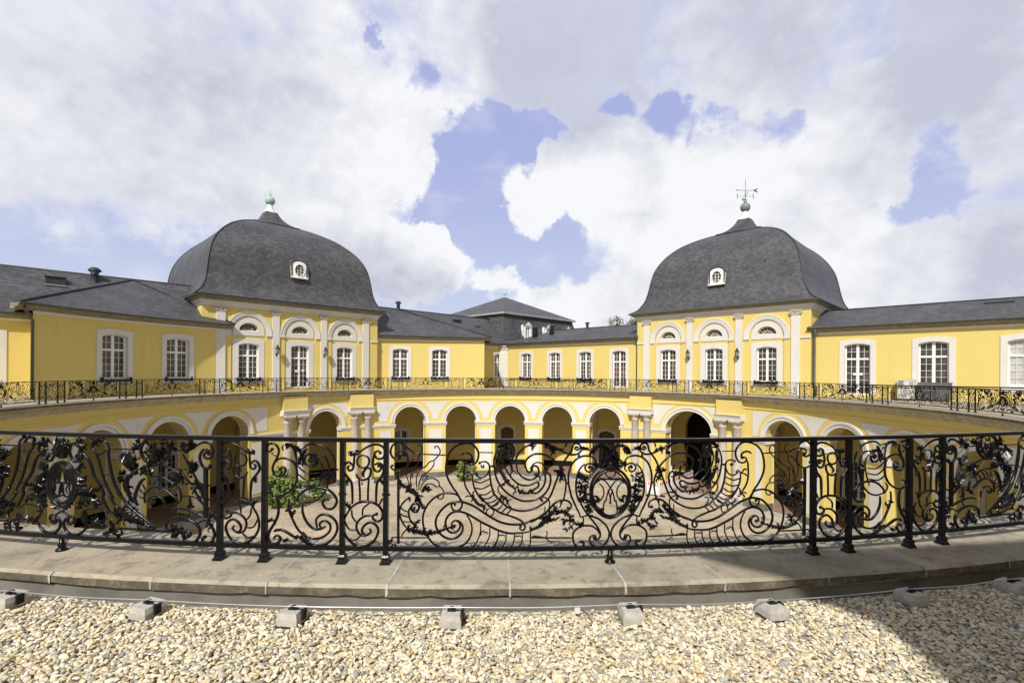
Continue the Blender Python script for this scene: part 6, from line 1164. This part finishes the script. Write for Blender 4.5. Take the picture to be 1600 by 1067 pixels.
def panel_mesh(kind, mir):
    rnd = random.Random(hash(kind) % 7 + 3 if False else {'M': 3, 'C': 5, 'N': 8, 'D': 9}[kind])
    bars = MB(); leaves = MB(); med = MB()
    copies = (1, -1) if kind in 'MC' else (mir,)
    for mm in copies:
        for kd, r, fl in SCROLL[kind]:
            pts = [(fl[i] / 1000, fl[i + 1] / 1000) for i in range(0, len(fl), 2)]
            if kind in 'MC' and kd in 'tb' and mm == -1 and max(abs(p[0]) for p in pts) < .004: continue
            inner = kind == 'M' and max(abs(p[0]) for p in pts) < .20 and min(p[1] for p in pts) > .33 and max(p[1] for p in pts) < .80
            tgt = med if inner or (kind == 'C' and max(abs(p[0]) for p in pts) < .14 and min(p[1] for p in pts) > .2 and max(p[1] for p in pts) < .82) else bars
            r = r / 100 * ((1.10 if r > .5 else 1.25) if kd in 'tb' else .8 if kd == 'k' and r > .9 else 1.0)
            if kd == 'l': 
                sz = r * (.85 if r < .034 else .62) if kind != 'C' else r * .72
                leaf(tgt, pts, sz, mm, rnd)
                if r > .019 and tgt is bars and kind in 'MC':      # offshoots: acanthus foliage is bushy
                    P2 = np.array(spline(pts, 3)); L = math.dist(pts[0], pts[-1])
                    for q in range((5 if kind == 'C' else 3) + int(L / .07)):
                        j = rnd.randrange(1, max(2, len(P2) - 1)); d = P2[min(j + 1, len(P2) - 1)] - P2[j - 1]; d = d / max(np.linalg.norm(d), 1e-6)
                        a_ = rnd.choice((-1, 1)) * rnd.uniform(.5, 1.3); c_, s_ = math.cos(a_), math.sin(a_)
                        e = np.array((d[0] * c_ - d[1] * s_, d[0] * s_ + d[1] * c_)) * rnd.uniform(.022, .050) * (1.15 if kind == 'C' else .9)
                        nrm = np.array((-e[1], e[0])) * rnd.uniform(-.4, .4)
                        b0 = P2[j]; leaf(tgt, [tuple(b0), tuple(b0 + e * .55 + nrm), tuple(b0 + e + nrm * .2)], rnd.uniform(.009, .015), mm, rnd)
                continue
            if kd == 'd': ball(tgt, pl_pt(pts[0][0], pts[0][1], .003, mm), r, 10, 8); continue
            sp_ = spline(pts, 5); off = .0 if kd != 'k' else .002
            n = len(sp_)
            rad = [r * (1.0 if kd in 'bk' else (.72 + .28 * min(1, min(i, n - 1 - i) / (n * .18 + 1e-6)))) for i in range(n)]
            tube(tgt, [pl_pt(p[0], p[1], off, mm) for p in sp_], rad, 7 if kd != 'b' else 4, square=(kd == 'b'), up=(0, 1, 0))
            # rolled scroll ends: a small boss at each curled tip
            if kd == 't' and r >= .0065:
                for e, f_ in ((0, 2), (-1, -3)):
                    if len(pts) > 6 and math.dist(pts[e], pts[f_]) < .05: ball(tgt, pl_pt(pts[e][0], pts[e][1], .0, mm), r * 1.35, 8, 6, (1, 1.3, 1))
    return bars, leaves, med
PAN = {}
for kd in 'MCND':
    for mir in ((1,) if kd in 'MC' else (1, -1)):
        PAN[kd, mir] = panel_mesh(kd, mir)
PDATA = {}
def add_panel(parent, kd, mir, psi):
    nm = {'M': 'monogram_panel', 'C': 'cartouche_panel', 'N': 'lyre_panel', 'D': 'scroll_panel'}[kd]
    if (kd, mir) not in PDATA:
        b, l, m_ = PAN[kd, mir]
        ob = b.build(nm, M['iron'], parent); ch = []
        if m_.v: ch.append(m_.build('medallion', M['iron'], ob))
        PDATA[kd, mir] = ob
    else:
        ob = copy_tree(PDATA[kd, mir], parent)
    ob.rotation_euler = (0, 0, R_(psi)); return ob
def post_mesh():
    a = MB(); c = pl_pt(0, 0)
    cbox(a, -.0195, .0195, c[1] - .0195, c[1] + .0195, .05, .972)
    for (h0, z0, h1, z1) in ((.040, 0, .040, .012), (.037, .012, .028, .034), (.030, .034, .027, .042), (.027, .042, .031, .046), (.031, .046, .031, .056), (.031, .056, .022, .070)):
        q0 = [(-h0, -h0), (h0, -h0), (h0, h0), (-h0, h0)]; q1 = [(-h1, -h1), (h1, -h1), (h1, h1), (-h1, h1)]
        for i in range(4):
            j = (i + 1) % 4; a.face([(q0[i][0], c[1] + q0[i][1], z0), (q0[j][0], c[1] + q0[j][1], z0), (q1[j][0], c[1] + q1[j][1], z1), (q1[i][0], c[1] + q1[i][1], z1)])
    for s in (-1, 1): ball(a, (s * .026, c[1] - .0, .55), .010, 6, 5)
    return a
def stub_mesh():
    a = MB(); c = pl_pt(0, 0); lathe(a, (0, c[1], 0), [(.045, 0), (.045, .012), (.034, .02), (.024, .035), (.03, .045), (.03, .055), (.02, .065), (.018, .11)], 12); return a
pd = post_mesh(); sdm = stub_mesh(); _pm = {}
def add_simple(parent, name, mb, psi):
    if name not in _pm: o = mb.build(name, M['iron'], parent); _pm[name] = o.data
    else: o = bpy.data.objects.new(name, _pm[name]); COL.objects.link(o); o.parent = parent
    o.rotation_euler = (0, 0, R_(psi))
def rails(parent, a0, a1, n):
    for nm, w, z0, z1, ed in (('handrail', .027, .968, 1.0, .006), ('bottom_rail', .019, .104, .139, .004)):
        a = MB(); rows = []
        for i in range(n + 1):
            t = R_(a0 + (a1 - a0) * i / n)
            rows.append([((RR + d) * math.sin(t), -(RR + d) * math.cos(t), z) for d, z in ((-w, z0), (w, z0), (w, z1 - ed), (w - ed, z1), (-w + ed, z1), (-w, z1 - ed))])
        vs = [p for r in rows for p in r]; fs = [(i * 6 + k, (i + 1) * 6 + k, (i + 1) * 6 + (k + 1) % 6, i * 6 + (k + 1) % 6) for i in range(n) for k in range(6)]
        fs += [tuple(range(6)), tuple(n * 6 + k for k in range(5, -1, -1))]
        a.raw(vs, fs, False); a.build(nm, M['iron'], parent)
def bay(parent, c0, kind, right=True):
    """large panel at c0 and, to its right, the narrow, middle and narrow panels"""
    add_panel(parent, kind, 1, c0); add_simple(parent, 'rail_foot', sdm, c0)
def between(parent, c0, c1, k0):
    """the three small panels and four posts between two large panels; offsets measured from the monogram side"""
    w = 13.18
    if k0 == 'M': base, sg = c0, 1
    else: base, sg = c1, -1
    off = (c1 - c0 - w) * .5
    for x in (5.14, 6.14, 7.97, 9.05): add_simple(parent, 'post', pd, base + sg * (x + off))
    add_panel(parent, 'N', -1 if sg > 0 else 1, base + sg * (5.68 + off)); add_panel(parent, 'D', -1 if sg > 0 else 1, base + sg * (7.12 + off)); add_panel(parent, 'N', 1 if sg > 0 else -1, base + sg * (8.54 + off))
near = thing('balcony_railing', 'ornate black wrought iron railing close to the camera with a scrolled monogram panel', 'railing', (CX, CY, 0))
cs = [(-22.5, 'M'), (-8.89, 'C'), (4.33, 'M'), (17.46, 'C'), (31.7, 'M')]
for c, k_ in cs: bay(near, c, k_)
for (c0, k0), (c1, k1) in zip(cs[:-1], cs[1:]): between(near, c0, c1, k0)
rails(near, -28, 37, 130)
far = thing('balcony_railing', 'far run of the same black railing along the opposite terrace edge above the arches', 'railing', (CX, CY, 0))
fc = [60.1, 74.3, 87.8, 101.7, 115.5, 129.4] + [129.4 + 14.11 * k for k in range(1, 8)] + [242.3, 255.5, 269.1, 283.2, 296.8]
ks = ['M' if i % 2 == 0 else 'C' for i in range(len(fc))]
for c, k_ in zip(fc, ks): bay(far, c, k_)
for i in range(len(fc) - 1): between(far, fc[i], fc[i + 1], ks[i])
rails(far, 54, 303, 360)

# ------------------------------------------------------------------ lightning cable on concrete blocks
BX = [(-3.60, 3.52), (-2.52, 3.40), (-1.48, 3.32), (-.40, 3.32), (.83, 3.38), (1.84, 3.45), (2.99, 3.65), (3.93, 3.84)]
WORD = ['leftmost', 'second from the left', 'third from the left', 'fourth from the left', 'fifth from the left', 'sixth from the left', 'seventh from the left', 'rightmost']
a = MB(); H = .082
q0 = [(-.072, -.080), (.072, -.080), (.072, .080), (-.072, .080)]; q1 = [(-.062, -.074), (.062, -.074), (.062, .074), (-.062, .074)]
a.face([(*p, H) for p in q1]); a.face([(*p, 0) for p in q0[::-1]])
for i in range(4): j = (i + 1) % 4; a.face([(*q0[i], 0), (*q0[j], 0), (*q0[j], H * .55), (*q0[i], H * .55)]); a.face([(*q0[i], H * .55), (*q0[j], H * .55), (*q1[j], H), (*q1[i], H)])
b = MB(); cbox(b, -.028, .03, -.016, .016, H, H + .008); cbox(b, -.012, .012, -.02, .02, H + .008, H + .022)
cbox(b, .026, .078, -.006, .006, H - .004, H + .004); cbox(b, .070, .084, -.02, .03, .02, H + .004)
bo = None
for (x, y), wd in zip(BX, WORD):
    t_ = thing('cable_block', 'small concrete cable block on the gravel, %s of the eight' % wd, 'concrete block', (x, y, -.165), 0, 'concrete blocks holding the lightning cable')
    if bo is None: o1_ = a.build('concrete_base', M['concrete'], t_); o2_ = b.build('cable_clip', M['rubber'], t_); bo = (o1_.data, o2_.data)
    else:
        for nm, d_ in zip(('concrete_base', 'cable_clip'), bo): o = bpy.data.objects.new(nm, d_); COL.objects.link(o); o.parent = t_
    t_.rotation_euler = (random.uniform(-.06, .06), random.uniform(-.05, .05), math.atan2(x - CX, -(y - CY)) * 1.6 + random.uniform(-.12, .12))
a = MB(); pts = [(BX[0][0] - 1.1, BX[0][1] + .18, -.07)]
for i, (x, y) in enumerate(BX):
    pts.append((x, y, -.165 + .102))
    if i < len(BX) - 1: pts.append(((x + BX[i + 1][0]) / 2, (y + BX[i + 1][1]) / 2 + .0, -.165 + .098 - random.uniform(0, .012)))
pts.append((BX[-1][0] + 1.0, BX[-1][1] + .2, -.07))
tube(a, spline(pts, 4), .0042, 6, up=(.01, .01, 1))
tag(a.build('lightning_cable', M['cable']), 'thin bright aluminium lightning cable strung over the concrete blocks', 'cable')
t_ = thing('cable_clamp', 'small white square cable clamp lying at the gravel edge between two blocks', 'clamp', (.46, 3.37, -.10))
a = MB(); cbox(a, -.018, .018, -.01, .01, -.02, .022); a.build('clamp_plate', M['acbox'], t_)
a = MB(); tube(a, [(.03, 0, 0), (.07, -.04, -.01), (.10, -.11, -.045)], .006, 6, up=(0, 0, 1)); a.build('cable_tail', M['sheet'], t_)

# ------------------------------------------------------------------ gravel of loose pebbles round the camera
def ico(sub=1):
    p = (1 + 5 ** .5) / 2
    v = [(-1, p, 0), (1, p, 0), (-1, -p, 0), (1, -p, 0), (0, -1, p), (0, 1, p), (0, -1, -p), (0, 1, -p), (p, 0, -1), (p, 0, 1), (-p, 0, -1), (-p, 0, 1)]
    f = [(0, 11, 5), (0, 5, 1), (0, 1, 7), (0, 7, 10), (0, 10, 11), (1, 5, 9), (5, 11, 4), (11, 10, 2), (10, 7, 6), (7, 1, 8), (3, 9, 4), (3, 4, 2), (3, 2, 6), (3, 6, 8), (3, 8, 9), (4, 9, 5), (2, 4, 11), (6, 2, 10), (8, 6, 7), (9, 8, 1)]
    v = [np.array(q) / np.linalg.norm(q) for q in v]
    for _ in range(sub):
        mid = {}; nf = []
        def m_(i, j):
            k = (min(i, j), max(i, j))
            if k not in mid: q = v[i] + v[j]; v.append(q / np.linalg.norm(q)); mid[k] = len(v) - 1
            return mid[k]
        for a_, b_, c_ in f: x, y, z = m_(a_, b_), m_(b_, c_), m_(c_, a_); nf += [(a_, x, z), (b_, y, x), (c_, z, y), (x, y, z)]
        f = nf
    return np.array(v), np.array(f)
IV, IF = ico(1)
TEMPL = []
for k_ in range(24):
    d = np.ones(len(IV))
    for _ in range(rng.integers(4, 8)):            # knock flats off a sphere: rolled but angular stones
        nrm = rng.normal(size=3); nrm /= np.linalg.norm(nrm); h = rng.uniform(.55, .9)
        dd = IV @ nrm; d = np.where(dd * d > h, h / np.maximum(dd, 1e-6), d)
    TEMPL.append(IV * (d * (1 + rng.normal(0, .03, len(IV))))[:, None])
TEMPL = np.array(TEMPL)
def scatter(cell, zlo, zhi, smin, smax):
    xs, ys = np.meshgrid(np.arange(-5.0, 5.2, cell), np.arange(1.9, 5.2, cell))
    p = np.stack([xs.ravel(), ys.ravel()], 1) + rng.uniform(-.5, .5, (xs.size, 2)) * cell
    rad = np.hypot(p[:, 0] - CX, p[:, 1] - CY)
    p = p[(rad > 20.462) & (rad < 21.85)]; rad = np.hypot(p[:, 0] - CX, p[:, 1] - CY)
    z = rng.uniform(zlo, zhi, len(p)); sz = rng.uniform(smin, smax, len(p)) * np.where(rng.random(len(p)) < .10, 1.35, 1.0)
    dr = np.clip((rad - 20.46) / .16, 0, 1); z -= (1 - dr) * .035          # the bed thins out at the kerb
    return p, z, sz
parts_ = [scatter(.0225, -.184, -.170, .011, .017), scatter(.0215, -.171, -.148, .0088, .0180)]
P_ = np.concatenate([q[0] for q in parts_]); Z_ = np.concatenate([q[1] for q in parts_]); S_ = np.concatenate([q[2] for q in parts_])
for (x, y) in BX:
    keep = np.hypot(P_[:, 0] - x, P_[:, 1] - y) > .115; P_, Z_, S_ = P_[keep], Z_[keep], S_[keep]
N_ = len(P_)
A = TEMPL[rng.integers(0, len(TEMPL), N_)] * np.stack([rng.uniform(1.05, 1.55, N_), rng.uniform(.75, 1.0, N_), rng.uniform(.45, .68, N_)], 1)[:, None, :] * S_[:, None, None]
def rot(A, ang, ax):
    c, s = np.cos(ang)[:, None], np.sin(ang)[:, None]; i, j = [(1, 2), (2, 0), (0, 1)][ax]
    B = A.copy(); B[..., i] = c * A[..., i] - s * A[..., j]; B[..., j] = s * A[..., i] + c * A[..., j]; return B
A = rot(A, rng.normal(0, .38, N_), 0); A = rot(A, rng.normal(0, .38, N_), 1); A = rot(A, rng.uniform(0, 6.283, N_), 2)
A[..., 0] += P_[:, 0, None]; A[..., 1] += P_[:, 1, None]; A[..., 2] += Z_[:, None]
VV = A.reshape(-1, 3); nv = len(IV); FF = (IF[None] + (np.arange(N_) * nv)[:, None, None]).reshape(-1, 3)
me = bpy.data.meshes.new('gravel'); me.vertices.add(len(VV)); me.vertices.foreach_set('co', VV.ravel().astype(np.float32))
me.loops.add(FF.size); me.loops.foreach_set('vertex_index', FF.ravel().astype(np.int32))
me.polygons.add(len(FF)); me.polygons.foreach_set('loop_start', np.arange(0, FF.size, 3, dtype=np.int32)); me.polygons.foreach_set('loop_total', np.full(len(FF), 3, np.int32))
me.polygons.foreach_set('use_smooth', np.repeat(rng.random(N_) < .4, len(IF))); me.materials.append(M['pebbles']); me.update(calc_edges=True)
go = bpy.data.objects.new('gravel', me); COL.objects.link(go); tag(go, kind='stuff')
bpy.context.view_layer.update()
